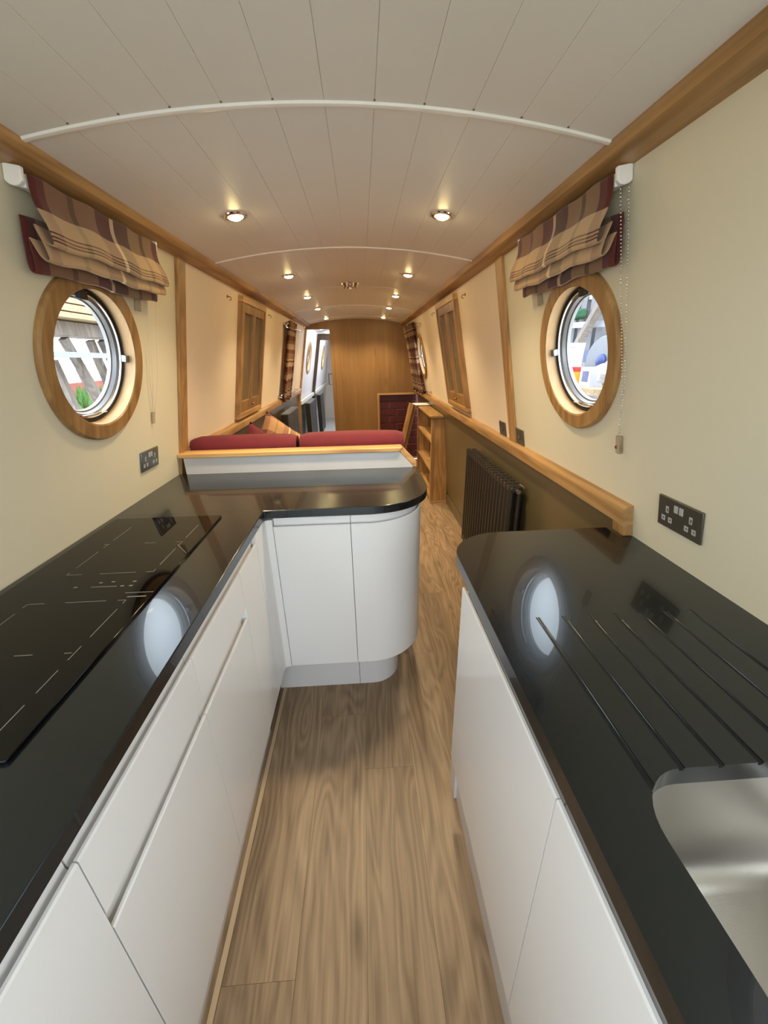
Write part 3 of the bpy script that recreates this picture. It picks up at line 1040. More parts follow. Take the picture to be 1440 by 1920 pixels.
plate(1, 0.773, 1.034, 0.129, 0.077, 'double_socket', 'smoked metal double socket above the right worktop', 'socket', 'double')
plate(-1, 1.477, 1.046, 0.126, 0.075, 'double_socket', 'grey metal double socket on the left wall below the porthole', 'socket', 'double')
plate(1, 1.726, 1.034, 0.086, 0.077, 'light_switch', 'dark metal switch plate on the kitchen side of the right oak upright', 'switch', 'single')
plate(1, 1.957, 1.034, 0.086, 0.074, 'light_switch', 'dark metal switch plate on the lounge side of the right oak upright', 'switch', 'single')


# ---- roman blinds
def blind(side, ya, yb, label):
    yc = (ya + yb) / 2
    w = yb - ya
    M = wall_matrix(side, yc, 1.60)
    near0 = -1 if side < 0 else 1
    t = thing('roman_blind', label, 'blind', matrix=M, group='roman blinds over the kitchen portholes')
    # cross-section in (up-slope from z=1.60, off the wall); the cloth gathers in three cascading folds
    key = [(0.150, 0.036), (0.120, 0.038), (0.096, 0.046), (0.070, 0.062), (0.046, 0.071), (0.036, 0.072), (0.033, 0.066), (0.040, 0.052), (0.060, 0.040),
           (0.066, 0.037), (0.058, 0.040), (0.035, 0.052), (0.014, 0.060), (0.006, 0.060), (0.004, 0.054), (0.014, 0.042), (0.036, 0.030), (0.042, 0.026), (0.030, 0.026), (0.004, 0.030), (-0.018, 0.031), (-0.021, 0.026), (-0.012, 0.018), (0.03, 0.014), (0.08, 0.012)]
    # smooth the key polyline
    pts = []
    for i in range(len(key) - 1):
        p0 = key[max(i - 1, 0)]; p1 = key[i]; p2 = key[i + 1]; p3 = key[min(i + 2, len(key) - 1)]
        for k in range(4):
            u = k / 4
            pts.append(tuple(0.5 * ((2 * p1[j]) + (-p0[j] + p2[j]) * u + (2 * p0[j] - 5 * p1[j] + 4 * p2[j] - p3[j]) * u * u + (-p0[j] + 3 * p1[j] - 3 * p2[j] + p3[j]) * u ** 3) for j in (0, 1)))
    pts.append(key[-1])
    L = [0.0]
    for a, b in zip(pts[:-1], pts[1:]):
        L.append(L[-1] + math.hypot(b[0] - a[0], b[1] - a[1]))
    nu = 28
    mb = MB()
    for i in range(nu + 1):
        u = i / nu
        for (sl, d), ll in zip(pts, L):
            fr = ll / L[-1]
            wob = 0.003 * math.sin(u * 9.0 + 1.3 * side) * min(1, fr * 4) + 0.0022 * math.sin(u * 23 + fr * 6)
            bul = 0.004 * (1 - (2 * u - 1) ** 2)
            mb.v.append(Vector(((u - 0.5) * w, sl + wob * 0.8, max(d + wob * 0.5 + (bul if d > 0.03 else 0), 0.010))))
    m = len(pts)
    mb.uv = [(i / nu, ll * 3.6 % 10 / 1.55) for i in range(nu + 1) for ll in L]
    for i in range(nu):
        for j in range(m - 1):
            a = i * m + j
            mb.f.append((a, a + m, a + m + 1, a + 1))
    mb.build('cloth', TARTAN, t, ang=60, solid=0.0025)
    MB().box(-w / 2, w / 2, 0.125, 0.148, 0.010, 0.032).build('head_rail', WHITEPL, t, False)
    MB().box(-near0 * 0.195 - 0.018, -near0 * 0.195 + 0.018, -0.058, -0.024, 0.001, 0.004).build('catch_pad', plain('beige_pad', (168, 156, 134), 0.6), t, bevel=0.002)
    near = -1 if side < 0 else 1          # local x of the end nearer the viewer
    for e in (-1, 1):
        x = e * (w / 2 + 0.009)
        pr = [(0.128, 0.001), (0.1575, 0.001), (0.1575, 0.034), (0.134, 0.034), (0.126, 0.028), (0.1225, 0.018), (0.1235, 0.008)]
        lo = [[(x - 0.005, a, b) for a, b in pr], [(x + 0.005, a, b) for a, b in pr]]
        MB().loft(lo).build('end_bracket', WHITEPL, t, bevel=0.002)
    return t, w


tl, wl = blind(-1, 1.000, 1.520, 'brown and maroon tartan roman blind over the left porthole')
tr, wr = blind(1, 0.995, 1.520, 'brown and maroon tartan roman blind over the right porthole')


def bead_chain(parent, strands, mat, r, name='bead_chain'):
    base = [Vector((0, 0, r)), Vector((r, 0, 0)), Vector((0, r, 0)), Vector((-r, 0, 0)), Vector((0, -r, 0)), Vector((0, 0, -r))]
    fs = [(0, 1, 2), (0, 2, 3), (0, 3, 4), (0, 4, 1), (5, 2, 1), (5, 3, 2), (5, 4, 3), (5, 1, 4)]
    mb = MB()
    for pts in strands:
        pts = [Vector(p) for p in pts]
        for a, b in zip(pts[:-1], pts[1:]):
            l = (b - a).length
            n = max(1, int(l / (r * 2.7)))
            for k in range(n):
                c = a.lerp(b, k / n)
                mb.add([c + q for q in base], fs)
    o = mb.build(name, mat, parent, ang=80)
    o['kind'] = 'stuff'
    return o


# chains hang from the near end of the right blind and from the far end of the left one
xe = wr / 2 + 0.018
bead_chain(tr, [[(xe, 0.115, 0.030), (xe, -0.16, 0.020), (xe - 0.004, -0.30, 0.012), (xe - 0.012, -0.43, 0.010)],
                [(xe, 0.115, 0.012), (xe + 0.001, -0.16, 0.009), (xe + 0.0, -0.30, 0.008), (xe - 0.022, -0.43, 0.009)]], CHROME, 0.0026)
MB().box(xe - 0.028, xe - 0.008, -0.475, -0.425, 0.001, 0.012).build('chain_guide', glass('clear_plastic', (0.85, 0.82, 0.78)), tr, bevel=0.003)
MB().cyl((xe - 0.018, -0.455, 0.012), (xe - 0.018, -0.455, 0.016), 0.005, 12).build('guide_screw', CHROME, tr)
xe = wl / 2 + 0.010
bead_chain(tl, [[(xe, 0.115, 0.030), (xe - 0.002, -0.10, 0.022), (xe + 0.004, -0.26, 0.018), (xe - 0.014, -0.40, 0.010)],
                [(xe, 0.115, 0.012), (xe - 0.030, -0.02, 0.010), (xe - 0.034, -0.28, 0.008), (xe - 0.018, -0.40, 0.009)]], CHROME, 0.0018)
MB().box(xe - 0.026, xe - 0.008, -0.435, -0.392, 0.001, 0.010).build('chain_guide', MATS['clear_plastic'], tl, bevel=0.003)

# ================================================================== CEILING FITTINGS
LABD = {0: 'nearest', 1: 'second', 2: 'third', 3: 'fourth', 4: 'farthest'}


def downlight(x, y, label):
    z = ceil_z(x)
    sl = math.atan(-2 * 0.055 * (x - XC) / 0.566 ** 2)
    M = Matrix.Translation((x, y, z)) @ Matrix.Rotation(-sl, 4, 'Y')
    t = thing('downlight', label, 'ceiling light', matrix=M, group='recessed downlights in two rows')
    MB().lathe([(0.024, -0.0005), (0.024, -0.004), (0.030, -0.0055), (0.037, -0.003), (0.039, 0.0), (0.030, 0.0)], 32).build('bezel', CHROME, t)
    MB().lathe([(0.0, -0.012), (0.012, -0.0105), (0.021, -0.0065), (0.0245, -0.003), (0.0245, 0.0)], 28, False).build('lens', LENS, t)
    d = bpy.data.lights.new('downlight_glow', 'SPOT')
    d.energy = LAMP_W
    d.color = (1.0, 0.79, 0.51)
    d.spot_size = math.radians(129)
    d.spot_blend = 1.0
    d.shadow_soft_size = 0.04
    o = bpy.data.objects.new('downlight_glow', d)
    COL.objects.link(o)
    o.parent = t
    o.location = (0, 0, -0.055)
    return t


LY = [1.53, 2.52, 3.34, 4.10, 5.06]
for k, y in enumerate(LY):
    downlight(-0.385, y, 'lit recessed downlight, %s in the left ceiling row' % LABD[k])
    downlight(0.287, y, 'lit recessed downlight, %s in the right ceiling row' % LABD[k])
t = thing('ceiling_vent', 'round chrome slotted vent in the middle of the ceiling', 'vent', (XC, 2.915, ceil_z(XC)))
MB().lathe([(0.037, -0.006), (0.040, -0.024), (0.046, -0.024), (0.053, -0.008), (0.056, 0.0), (0.040, 0.0)], 36).build('rim', CHROME, t)
MB().lathe([(0.0, -0.016), (0.030, -0.016), (0.036, -0.001)], 28, False).build('throat', BLACKP, t)
for k in range(-3, 4):
    h = math.sqrt(0.038 ** 2 - (k * 0.0105) ** 2)
    MB().box(k * 0.0105 - 0.003, k * 0.0105 + 0.003, -h, h, -0.024, -0.0165).build('slat', CHROME, t, False)

# ================================================================== LOUNGE
def cushion(x0, x1, y0, y1, z0, z1, r, mat, name, parent=None, nx=14):
    """boxy stuffed cushion: rounded section, swollen middle"""
    mb = MB()
    loops = []
    for i in range(nx + 1):
        u = i / nx
        x = x0 + (x1 - x0) * u
        e = min(1.0, math.sin(PI * min(max(u, 0.0), 1.0)) ** 0.25 + 0.0) if 0 < u < 1 else 0.0
        k = 0.80 + 0.20 * e
        cyy, cz = (y0 + y1) / 2, (z0 + z1) / 2
        hy, hz_ = (y1 - y0) / 2 * k, (z1 - z0) / 2 * (0.94 + 0.06 * e)
        lp = [(x, cyy + a, cz + b) for a, b in round_rect(-hy, hy, -hz_, hz_, min(r, hy * 0.9) * (0.8 + 0.2 * e), 5)]
        loops.append(lp)
    mb.loft(loops)
    return mb.build(name, mat, parent, ang=70)


c = cushion(-0.806, -0.318, 1.797, 1.93, 0.62, 1.056, 0.045, RED, 'seat_back_cushion')
tag(c, 'dark red velvet back cushion at the wall end of the oak capping', 'cushion', 'red back cushions behind the peninsula')
c = cushion(-0.302, 0.190, 1.797, 1.93, 0.62, 1.060, 0.045, RED, 'seat_back_cushion')
tag(c, 'dark red velvet back cushion at the aisle end of the oak capping', 'cushion', 'red back cushions behind the peninsula')
t = thing('sofa_base', 'oak framed corner bench carrying the red cushions', 'bench', (0, 0, 0))
MB().box(-0.83, 0.20, 1.80, 2.42, 0.06, 0.42).build('bench_front', OAKX, t, False)
MB().box(-0.83, -0.33, 2.421, 3.15, 0.06, 0.42).build('bench_return', OAK, t, False)
c = MB().box(-0.815, 0.20, 1.94, 2.42, 0.421, 0.53).build('seat_cushion', RED, None, bevel=0.03, seg=3)
tag(c, 'red velvet seat pad across the bench behind the peninsula', 'cushion')
c = MB().box(-0.82, -0.33, 2.425, 3.15, 0.421, 0.53).build('seat_cushion', RED, None, bevel=0.03, seg=3)
tag(c, 'red velvet seat pad along the left wall bench', 'cushion')


def pillow(c, yaw, lean, roll, size, thick, mat, label, tri=False):
    M = Matrix.Translation(c) @ Matrix.Rotation(yaw, 4, 'Z') @ Matrix.Rotation(lean, 4, 'X') @ Matrix.Rotation(roll, 4, 'Y')
    t = thing('scatter_cushion', label, 'cushion', matrix=M, group='scatter cushions on the left bench')
    n = 16
    for sgn, nm in ((1, 'front_cover'), (-1, 'back_cover')):
        def fn(u, v, sgn=sgn):
            a, b = 2 * u - 1, 2 * v - 1
            pinch = 1 - 0.10 * (1 - abs(a) ** 2) * abs(b) ** 3 - 0.0
            pinch2 = 1 - 0.10 * (1 - abs(b) ** 2) * abs(a) ** 3
            hgt = thick * ((1 - a ** 4) * (1 - b ** 4)) ** 0.5
            return (a * size / 2 * pinch2, -sgn * hgt, b * size / 2 * pinch)
        MB().grid(fn, n, n).build(nm, mat[0] if sgn > 0 else mat[1], t, ang=80)
    return t


TCUSH = plaid('tartan_cushion_cloth', U_ST, [(0, (150, 110, 70)), (0.3, (214, 184, 138)), (0.38, (110, 70, 46)), (0.6, (190, 150, 104)), (0.9, (90, 36, 28))], 1.0, 1.0)
pillow((-0.645, 2.44, 0.800), 0.85, -0.30, 0.75, 0.34, 0.065, (RED, RED), 'red scatter cushion standing on its corner among the others')
pillow((-0.610, 2.80, 0.805), 0.85, -0.30, 0.70, 0.36, 0.07, (TCUSH, TCUSH), 'tartan scatter cushion, farthest of the three on the bench')
pillow((-0.690, 2.10, 0.775), 0.8, -0.28, 0.6, 0.34, 0.06, (TCUSH, RED), 'striped scatter cushion nearest the peninsula')


# ---- glazed side hatches
def hatch(side, y, label):
    z0, z1 = 1.035, 1.735
    w, h = 0.585, (z1 - z0) / CA
    M = wall_matrix(side, y, (z0 + z1) / 2)
    t = thing('side_hatch', label, 'hatch', matrix=M, group='glazed oak side hatches in the lounge')
    f = 0.034
    MB().box(-w / 2, w / 2, h / 2 - f, h / 2, 0.0, 0.03).build('head', OAKX, t, bevel=0.002)
    MB().box(-w / 2, w / 2, -h / 2, -h / 2 + f, 0.0, 0.03).build('sill', OAKX, t, bevel=0.002)
    for e in (-1, 1):
        MB().box(min(e * w / 2, e * (w / 2 - f)), max(e * w / 2, e * (w / 2 - f)), -h / 2 + f + 0.0005, h / 2 - f - 0.0005, 0.0, 0.03).build('stile', OAKR, t, bevel=0.002)
    hw = w / 2 - f
    for e in (-1, 1):
        a, b = (0.001, hw - 0.001) if e > 0 else (-hw + 0.001, -0.001)
        zz0, zz1 = -h / 2 + f + 0.001, h / 2 - f - 0.001
        d = MB()
        st, rt = 0.034, 0.05
        d.box(a, b, zz1 - rt, zz1, 0.004, 0.024)
        dr = d.build('door', OAKR, t, bevel=0.001)
        MB().box(a, b, zz0, zz0 + rt + 0.02, 0.004, 0.024).build('bottom_rail', OAKR, dr, bevel=0.001)
        MB().box(a, a + st, zz0 + rt + 0.0205, zz1 - rt - 0.0005, 0.004, 0.024).build('door_stile', OAKR, dr, bevel=0.001)
        MB().box(b - st, b, zz0 + rt + 0.0205, zz1 - rt - 0.0005, 0.004, 0.024).build('door_stile', OAKR, dr, bevel=0.001)
        MB().box(a + st - 0.003, b - st + 0.003, zz0 + rt + 0.017, zz1 - rt + 0.003, 0.008, 0.012).build('pane', SMOKE, dr, False)
        if e > 0:
            MB().lathe([(0.0, 0.018), (0.006, 0.016), (0.008, 0.010), (0.004, 0.004), (0.004, 0.0)], 16, False, (a + 0.02, zz0 + 0.035, 0.024)).build('knob', BRASS, dr)
    return t


hatch(-1, 2.845, 'oak framed pair of glazed hatch doors on the left lounge wall')
hatch(1, 2.865, 'oak framed pair of glazed hatch doors on the right lounge wall')


# ---- small cup hooks either side of the hatches
def hook(side, y, z, label):
    t = thing('wall_hook', label, 'hook', matrix=wall_matrix(side, y, z), group='small brass hooks beside the hatches')
    MB().lathe([(0.0, 0.004), (0.006, 0.003), (0.008, 0.0)], 14, False).build('rose', BRASS, t)
    MB().tube([(0, 0, 0.003), (0, 0, 0.016), (0, -0.006, 0.022), (0, -0.014, 0.020), (0, -0.016, 0.012)], 0.0022, 8).build('hook_arm', BRASS, t)


hook(-1, 2.36, 1.70, 'small brass hook on the left wall, on the kitchen side of the hatch')
hook(-1, 3.35, 1.70, 'small brass hook on the left wall, beyond the hatch')
hook(1, 2.40, 1.70, 'small brass hook on the right wall, on the kitchen side of the hatch')
hook(1, 3.37, 1.70, 'small brass hook on the right wall, beyond the hatch')


# ---- tartan curtains held on rods top and bottom
def curtain(side, ya, yb, rod0, rod1, label, folds):
    yc = (ya + yb) / 2
    M = wall_matrix(side, yc, 1.36)
    t = thing('curtain', label, 'curtain', matrix=M, group='tartan curtains over the lounge portholes')
    sg = 1 if side < 0 else -1
    w = yb - ya
    h = 0.37

    def fn(u, v):
        d = 0.036 + 0.027 * math.sin(u * folds * 2 * PI + 0.5) + 0.004 * math.sin(v * 7 + u * 5)
        nar = 1 - 0.12 * math.sin(PI * v)
        return ((u - 0.5) * w * nar, -h + 2 * h * v, d)
    MB().grid(fn, 60, 24).build('cloth', CURT, t, ang=80, solid=0.002)
    for zz in (-h + 0.045, h - 0.045):
        a, b = (rod0 - yc) * sg, (rod1 - yc) * sg
        rd = MB().tube([(a, zz, 0.030), (b, zz, 0.030)], 0.006, 12).build('rod', CHROME, t)
        for x in (a, b):
            MB().lathe([(0.0, 0.042), (0.009, 0.040), (0.011, 0.030), (0.009, 0.022), (0.005, 0.018), (0.005, 0.004), (0.014, 0.003), (0.014, 0.0)], 16, False, (x, zz, 0)).build('rod_end', CHROME, rd)
        for k in range(folds * 2):
            u = (k + 0.5) / (folds * 2)
            ring = [((u - 0.5) * w + 0.004 * math.sin(q * 2 * PI / 20), zz + 0.018 * math.cos(q * 2 * PI / 20), 0.030 + 0.018 * math.sin(q * 2 * PI / 20)) for q in range(20)]
            MB().tube(ring, 0.0035, 6, True).build('eyelet', CHROME, t)
    return t


curtain(-1, 3.98, 4.46, 3.95, 4.95, 'dark tartan curtain hanging on chrome rods on the left lounge wall', 2)
curtain(1, 4.44, 5.16, 4.12, 5.22, 'sunlit tartan curtain hanging on chrome rods on the right lounge wall', 3)


# ---- radiators
def column_radiator(side, y0, y1, z0, z1, xf, label, ncol):
    """two rows of upright tubes; xf is the face nearest the aisle"""
    t = thing('radiator', label, 'radiator', (xf, (y0 + y1) / 2, 0), 'black column radiators')
    L = y1 - y0
    p = L / ncol
    src = None
    for row in (0, 1):
        for k in range(ncol):
            y = -L / 2 + p * (k + 0.5)
            if src is None:
                poly = [(0.017 * math.cos(a) * 0.85, p * 0.40 * math.sin(a)) for a in [2 * PI * q / 10 for q in range(10)]]
                src = MB().prism(poly, z0, z1).build('column', ANTH, t, ang=60)
                o = src
            else:
                o = inst(src, t)
            o.location = (side * (0.017 + row * 0.038), y, 0)
    for z in (z0 + 0.02, z1 - 0.02):
        MB().box(min(side * 0.006, side * 0.066), max(side * 0.006, side * 0.066), -L / 2 + 0.004, L / 2 - 0.004, z - 0.014, z + 0.014).build('header', ANTH, t, bevel=0.004)
    ye = -L / 2
    MB().cyl((side * 0.035, ye, z1 - 0.02), (side * 0.035, ye - 0.022, z1 - 0.02), 0.011, 14).build('air_plug', CHROME, t)
    MB().cyl((side * 0.060, ye + 0.03, z1 + 0.0), (side * 0.060, ye - 0.015, z1 + 0.0), 0.006, 10).build('bracket_bolt', CHROME, t)
    yv = L / 2 + 0.03
    MB().tube([(side * 0.03, L / 2, z0 + 0.02), (side * 0.03, yv, z0 + 0.02), (side * 0.03, yv, 0.0)], 0.007, 10).build('tail_pipe', CHROME, t)
    MB().lathe([(0.0, 0.05), (0.012, 0.048), (0.014, 0.0), (0.0, 0.0)], 16, False, (side * 0.03, yv, z0 + 0.03)).build('valve', CHROME, t)
    return t


column_radiator(1, 1.675, 2.50, 0.16, 0.812, 0.675, 'wide black column radiator below the right dado rail', 17)


def panel_radiator(y0, y1, z0, z1, xf, label):
    t = thing('radiator', label, 'radiator', (xf, (y0 + y1) / 2, 0), 'slim dark radiators along the left side')
    L = y1 - y0
    n = max(5, int(L / 0.06))
    p = L / n
    for k in range(n):
        y = -L / 2 + p * (k + 0.5)
        MB().box(-0.07, 0.0, y - p * 0.42, y + p * 0.42, z0, z1 - 0.012).build('column', ANTH, t, bevel=0.008)
    MB().box(-0.075, 0.004, -L / 2, L / 2, z1 - 0.011, z1).build('top_cover', plain('grey_cover', (84, 78, 68), 0.4), t, bevel=0.002)
    return t


panel_radiator(3.97, 4.62, 0.14, 0.872, -0.745, 'slim dark radiator on the left below the curtain')
panel_radiator(5.62, 6.35, 0.14, 0.80, -0.735, 'slim dark radiator just beyond the doorway')
panel_radiator(7.15, 7.75, 0.12, 0.78, -0.735, 'slim dark radiator farther down the white passage')

# ---- oak bookcase beyond the radiator
t = thing('bookcase', 'low open oak bookcase against the right wall', 'bookcase', (0.65, 3.63, 0))
BL = 0.97
xw = 0.160
MB().box(0.0, xw, 0.0, 0.022, 0.0, 0.850).build('side_panel', OAKZ, t, False)
MB().box(0.0, xw - 0.02, BL - 0.022, BL, 0.0, 0.850).build('side_panel', OAKZ, t, False)
MB().box(-0.004, 0.024, -0.004, 0.0, 0.03, 0.849).build('face_stile', OAKZ, t, False)
MB().box(-0.0045, 0.0, 0.0, 0.040, 0.03, 0.849).build('face_stile', OAKZ, t, False)
MB().box(-0.0045, 0.0, BL - 0.04, BL, 0.03, 0.849).build('face_stile', OAKZ, t, False)
MB().box(0.001, xw - 0.02, 0.0225, BL - 0.0225, 0.308, 0.326).build('shelf', OAK, t, False)
MB().box(0.001, xw - 0.03, 0.0225, BL - 0.0225, 0.600, 0.618).build('shelf', OAK, t, False)
MB().box(0.001, xw - 0.02, 0.0225, BL - 0.0225, 0.02, 0.045).build('shelf', OAK, t, False)
for y in (-0.006, BL - 0.03):
    for z in (0.317, 0.609):
        MB().box(-0.008, -0.0046, y + 0.006, y + 0.03, z - 0.012, z + 0.012).build('shelf_nose', OAK, t, bevel=0.002)
tp = [(-0.03, BL + 0.01), (-0.03, 0.03)] + arc2(0.02, 0.02, 0.05, PI, 1.5 * PI, 8) + [(0.150, -0.03), (0.150, BL + 0.01)]
MB().prism(tp, 0.851, 0.873).build('top_board', OAK, t, bevel=0.004)
MB().box(-0.006, xw, -0.008, -0.0045, 0.0, 0.028).build('foot_strip', OAKX, t, False)
# leaflets lying on the bookcase
for i, (dx, dy, rz, lab) in enumerate(((0.0, 0.0, 0.25, 'folded white leaflet on the far end of the bookcase, undermost'), (0.03, -0.05, -0.1, 'white leaflet lying on top of another on the bookcase'))):
    o = MB().box(-0.10, 0.075, -0.10, 0.10, 0.0, 0.006).build('leaflet', PAPER, None, bevel=0.001)
    o.location = (0.688 + dx * 0.3, 4.50 + dy, 0.8735 + i * 0.0065)
    o.rotation_euler = (0, 0, rz * 0.4)
    tag(o, lab, 'leaflet')
# oak board leaning against the far end of the bookcase
L = 0.98
an = math.atan2(0.115, 0.49)
M = Matrix.Translation((0.385, 4.72, 0.003)) @ Matrix.Rotation(an, 4, 'Y')
t = thing('leaning_board', 'oak board leaning against the far end of the bookcase', 'board', matrix=M)
MB().box(-0.018, 0.022, -0.04, 0.10, 0.012, L - 0.10).build('plank', OAKZ, t, bevel=0.002)
MB().box(0.0225, 0.072, 0.02, 0.06, 0.03, L - 0.12).build('batten', OAKZ, t, bevel=0.002)

# ---- holder on the end wall of the passage
t = thing('roll_holder', 'small square metal roll holder on the end wall of the passage', 'holder', (-0.70, Y2 - 0.002, 0.93))
MB().tube([(-0.07, -0.02, -0.14), (0.07, -0.02, -0.14), (0.07, -0.02, 0.10), (-0.07, -0.02, 0.10)], 0.011, 8, True).build('frame', ALU, t)
MB().box(-0.02, 0.02, -0.02, -0.001, 0.08, 0.11).build('mount', ALU, t, False)

# ================================================================== OUTSIDE THE PORTHOLES
gr = MB().box(-40, 40, -40, 60, -0.62, -0.60).build('ground_outside', plain('yard_gravel', (206, 202, 194), 0.95, var=0.15, vscale=3), None, False)
tag(gr, 'pale gravel yard around the boat', 'ground', kind='structure')
gr.name = 'floor_3'
TIMB = wood('weathered_timber', (70, 64, 62), (110, 104, 100), axis=2, rough=0.8)
PALEB = wood('pale_boards', (112, 96, 72), (146, 128, 102), axis=0, rough=0.7)
STGREY = plain('galvanised_steel', (112, 118, 128), 0.5)
REDBR = plain('yard_brick', (104, 50, 40), 0.85, var=0.2, vscale=8)
GREEN = plain('yard_weeds', (52, 92, 34), 0.9, var=0.3, vscale=15)


def beam(name, p0, p1, w, h, mat, parent):
    p0, p1 = Vector(p0), Vector(p1)
    d = (p1 - p0).normalized()
    u = d.cross(Vector((0, 1, 0.2))).normalized()
    v = d.cross(u).normalized()
    q = lambda p: [p + u * (a * w / 2) + v * (b * h / 2) for a, b in ((-1, -1), (1, -1), (1, 1), (-1, 1))]
    return MB().hexa(q(p0), q(p1)).build(name, mat, parent, False)


def rayp(px, py, x):
    """where the line of sight through a picture point meets the upright plane at x (used only to find real positions)"""
    d = R3 @ Vector(((px - CX) / F_PX, -(py - CY) / F_PX, -1.0))
    t_ = x / d.x
    return Vector((x, d.y * t_, CAM_H + d.z * t_))


XT = -2.6
t = thing('timber_trestle', 'grey timber trestle standing outside the left porthole', 'trestle', (0, 0, 0))
LEGS = [((97, 598), (152, 690)), ((152, 600), (214, 745)), ((150, 690), (192, 772)), ((172, 602), (216, 690)), ((98, 676), (142, 770))]
zb = rayp(80, 599, XT).z
for i, (a, b) in enumerate(LEGS):
    xx = XT - 0.08 * (i % 3) + 0.08
    pa, pb = rayp(a[0], a[1], xx), rayp(b[0], b[1], xx)
    d = (pb - pa)
    k0 = (min(pa.z, zb - 0.14) - pa.z) / d.z
    k = (-0.6 - pa.z) / d.z
    beam('leg', pa + d * k0, pa + d * k, 0.06, 0.06, TIMB, t)
pa, pb = rayp(85, 664, XT + 0.2), rayp(225, 668, XT + 0.2)
beam('cross_brace', pa + (pa - pb) * 0.4, pb + (pb - pa) * 0.6, 0.10, 0.04, STGREY, t)
pa, pb = rayp(90, 603, XT), rayp(200, 601, XT)
MB().box(XT - 0.15, XT + 0.15, pa.y - 0.6, pb.y + 0.25, zb - 0.12, zb - 0.012).build('head_beam', TIMB, t, False)
t = thing('board_stack', 'stack of pale boards lying on the trestle outside', 'boards', (0, 0, 0))
for i, (ya, yb, m_) in enumerate(((599, 588, PALEB), (587, 573, PALEB), (572, 557, PALEB))):
    a0, a1 = rayp(80, 597, XT), rayp(183 - 3 * i, 590, XT)
    z0, z1 = rayp(80, ya, XT).z, rayp(80, yb, XT).z
    o = MB().box(XT - 0.35, XT + 0.3, a0.y - 0.6, a1.y, 0, max(0.03, z1 - z0 - 0.006)).build('board', m_, t, False)
    o.location = (0, 0, z0)
pa = rayp(135, 728, -7.0)
o = MB().box(-7.3, -7.0, pa.y - 2.0, pa.y + 3.2, -0.6, rayp(135, 719, -7.0).z).build('yard_wall', REDBR, None, False)
tag(o, 'low red brick wall at the back of the yard outside the left porthole', 'wall')
pa = rayp(150, 745, -5.0)
mb = MB()
random.seed(3)
for k in range(260):
    x, y = pa.x + random.uniform(-0.5, 0.5), pa.y + random.uniform(-0.9, 0.9)
    h = random.uniform(0.10, 0.34)
    zb = pa.z - 0.139
    a = random.uniform(0, PI)
    dx, dy = 0.05 * math.cos(a), 0.05 * math.sin(a)
    mb.add([(x - dx, y - dy, zb), (x + dx, y + dy, zb), (x + dx * 0.3 + random.uniform(-.06, .06), y, zb + h)], [(0, 1, 2)])
o = mb.build('weeds', GREEN, None, False)
tag(o, 'green weeds growing on the bank outside the left porthole', 'weeds', kind='stuff')
o = MB().prism([(pa.x - 0.7, pa.y - 1.3), (pa.x + 0.7, pa.y - 1.3), (pa.x + 0.7, pa.y + 1.3), (pa.x - 0.7, pa.y + 1.3)], -0.6, pa.z - 0.14).build('earth_bank', plain('pale_earth', (190, 184, 170), 0.95, var=0.1), None, False, bevel=0.2)
tag(o, 'pale earth bank under the green weeds outside', 'bank')

# right side: a boatyard shed with clutter on a bench
XS = 2.6
b0 = rayp(1100, 722, XS)
t = thing('yard_bench', 'pale timber bench outside the right porthole', 'bench', (0, 0, 0))
for k in range(6):
    o = MB().box(XS - 0.25 + 0.19 * k, XS - 0.065 + 0.19 * k, b0.y - 1.4, b0.y + 1.6, -0.06, 0.0).build('bench_plank', PALEB, t, False)
    o.location = (0, 0, b0.z)
for yy in (b0.y - 1.3, b0.y + 1.5):
    MB().box(XS - 0.2, XS + 0.8, yy - 0.05, yy + 0.05, -0.6, b0.z - 0.0605).build('bench_leg', TIMB, t, False)


def bucket(px, py, x, r, h, body, lid, label):
    p = rayp(px, py, x)
    t = thing('tub', label, 'tub', (p.x, p.y, b0.z))
    MB().lathe([(0.0, 0.0), (r * 0.9, 0.0), (r, h), (0.0, h)], 24, False).build('body', body, t)
    MB().lathe([(r * 1.03, h), (r * 1.03, h + 0.05), (0.0, h + 0.055), (0.0, h)], 24, False).build('lid', lid, t)


YEL = plain('yellow_label', (190, 130, 20), 0.5)
WHT = plain('white_tub', (132, 132, 138), 0.4)
REDL = plain('red_lid', (150, 12, 12), 0.4)
BLU = plain('blue_pack', (28, 44, 96), 0.5)
GRYB = plain('grey_bin', (92, 97, 106), 0.5)
bucket(1078, 712, XS, 0.085, 0.14, YEL, REDL, 'yellow tub with a red lid on the bench outside')
bucket(1066, 712, XS + 0.32, 0.14, 0.42, WHT, WHT, 'tall white bucket behind the yellow tub outside')
p = rayp(1100, 708, XS - 0.12)
o = MB().box(-0.07, 0.07, -0.11, 0.11, 0, 0.20).build('carton', WHT, None, False)
o.location = (p.x + 0.05, p.y, b0.z)
tag(o, 'small white carton with a blue panel on the bench outside', 'carton')
MB().box(-0.0715, -0.0705, -0.06, 0.06, 0.05, 0.16).build('printed_panel', BLU, o, False)
p = rayp(1104, 665, XS + 0.68)
o = MB().box(-0.08, 0.08, -0.13, 0.13, 0, 0.16).build('blue_pack', BLU, None, False)
o.location = (p.x, p.y, b0.z + 0.22)
tag(o, 'blue and white pack on a box behind the bench clutter', 'pack')
o2 = MB().box(-0.1, 0.1, -0.16, 0.16, 0, 0.219).build('storage_box', GRYB, None, False)
o2.location = (p.x, p.y, b0.z)
tag(o2, 'grey box carrying the blue pack outside the right porthole', 'box')
p = rayp(1136, 668, XS + 0.14)
M = Matrix.Translation((p.x, p.y, b0.z + 0.262)) @ Matrix.Rotation(-PI / 2, 4, 'Y') @ Matrix.Rotation(0.2, 4, 'X')
t = thing('cable_reel', 'big grey cable reel standing on the bench outside', 'reel', matrix=M)
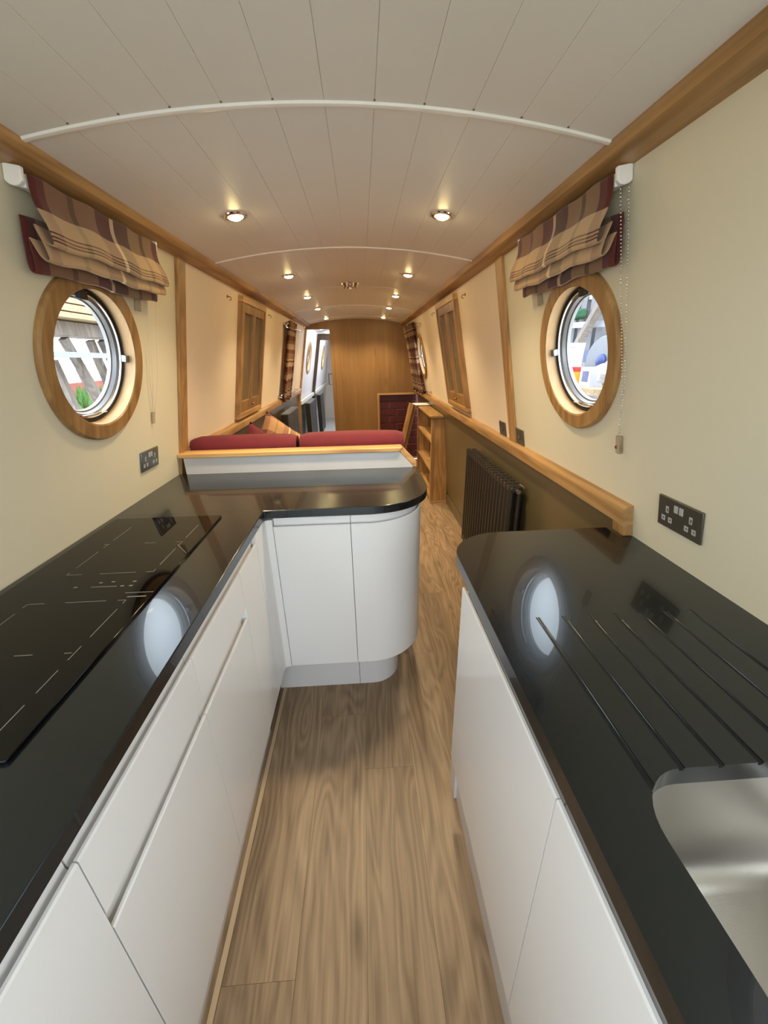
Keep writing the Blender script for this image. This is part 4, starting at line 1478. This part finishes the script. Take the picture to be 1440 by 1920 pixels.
MB().lathe([(0.0, 0.0), (0.25, 0.0), (0.26, 0.02), (0.25, 0.04), (0.0, 0.05)], 32, False).build('flange', GRYB, t)
MB().lathe([(0.0, 0.09), (0.05, 0.085), (0.07, 0.07), (0.07, 0.05)], 24, False).build('hub', BLU, t)
p = rayp(1132, 728, XS - 0.35)
mb = MB()
random.seed(5)


def sack(u, v):
    th, ph = u * 2 * PI, v * PI
    r = 1 + 0.10 * math.sin(5 * th + 3 * ph) + 0.07 * math.sin(9 * ph - 4 * th)
    return (0.22 * r * math.sin(ph) * math.cos(th), 0.34 * r * math.sin(ph) * math.sin(th), 0.13 + 0.13 * r * math.cos(ph))


o = mb.grid(sack, 28, 16).build('crumpled_sheet', WHT, None, ang=80)
o.location = (p.x + 0.2, p.y, b0.z + 0.035)
tag(o, 'crumpled white sheet lying on the bench outside', 'sheet')
# shed frame and racking behind
t = thing('shed_frame', 'open steel shed frame seen through the right porthole', 'shed', (0, 0, 0))
XB = 4.6
DST = plain('shed_steel', (66, 68, 76), 0.6)
for px in (1062, 1084, 1100, 1118, 1136):
    a = rayp(px, 600, XB)
    beam('post', (XB, a.y, -0.6), (XB, a.y, 4.0), 0.20, 0.20, DST, t)
for py, xx in ((560, XB), (612, XB - 0.3)):
    a, b = rayp(1040, py, xx), rayp(1150, py - 6, xx)
    beam('purlin', a + (a - b), b + (b - a), 0.16, 0.10, STGREY, t)
a, b = rayp(1110, 600, XB - 0.5), rayp(1140, 548, XB - 0.5)
beam('diagonal_brace', a + (a - b), b + (b - a), 0.14, 0.10, TIMB, t)
GRN = plain('green_sack', (24, 76, 50), 0.7)
a = rayp(1070, 585, XB - 0.4)
o = MB().box(-0.15, 0.15, -0.22, 0.22, 0, 0.18).build('green_tarpaulin', GRN, t, bevel=0.05)
a2 = rayp(1060, 612, XB - 0.3)
o.location = (XB - 0.3, a.y, a2.z + 0.10)
for px, py, hh, lab in ((1062, 655, 0.9, 'dark crate stacked against the shed, left one'), (1122, 640, 1.1, 'dark crate stacked against the shed, right one')):
    a = rayp(px, py, XB + 0.3)
    o = MB().box(-0.3, 0.3, -0.45, 0.45, -0.6, a.z + 0.1).build('crate', plain('crate_grey', (60, 60, 68), 0.8), None, False)
    o.location = (XB + 0.55, a.y, 0)
    tag(o, lab, 'crate')
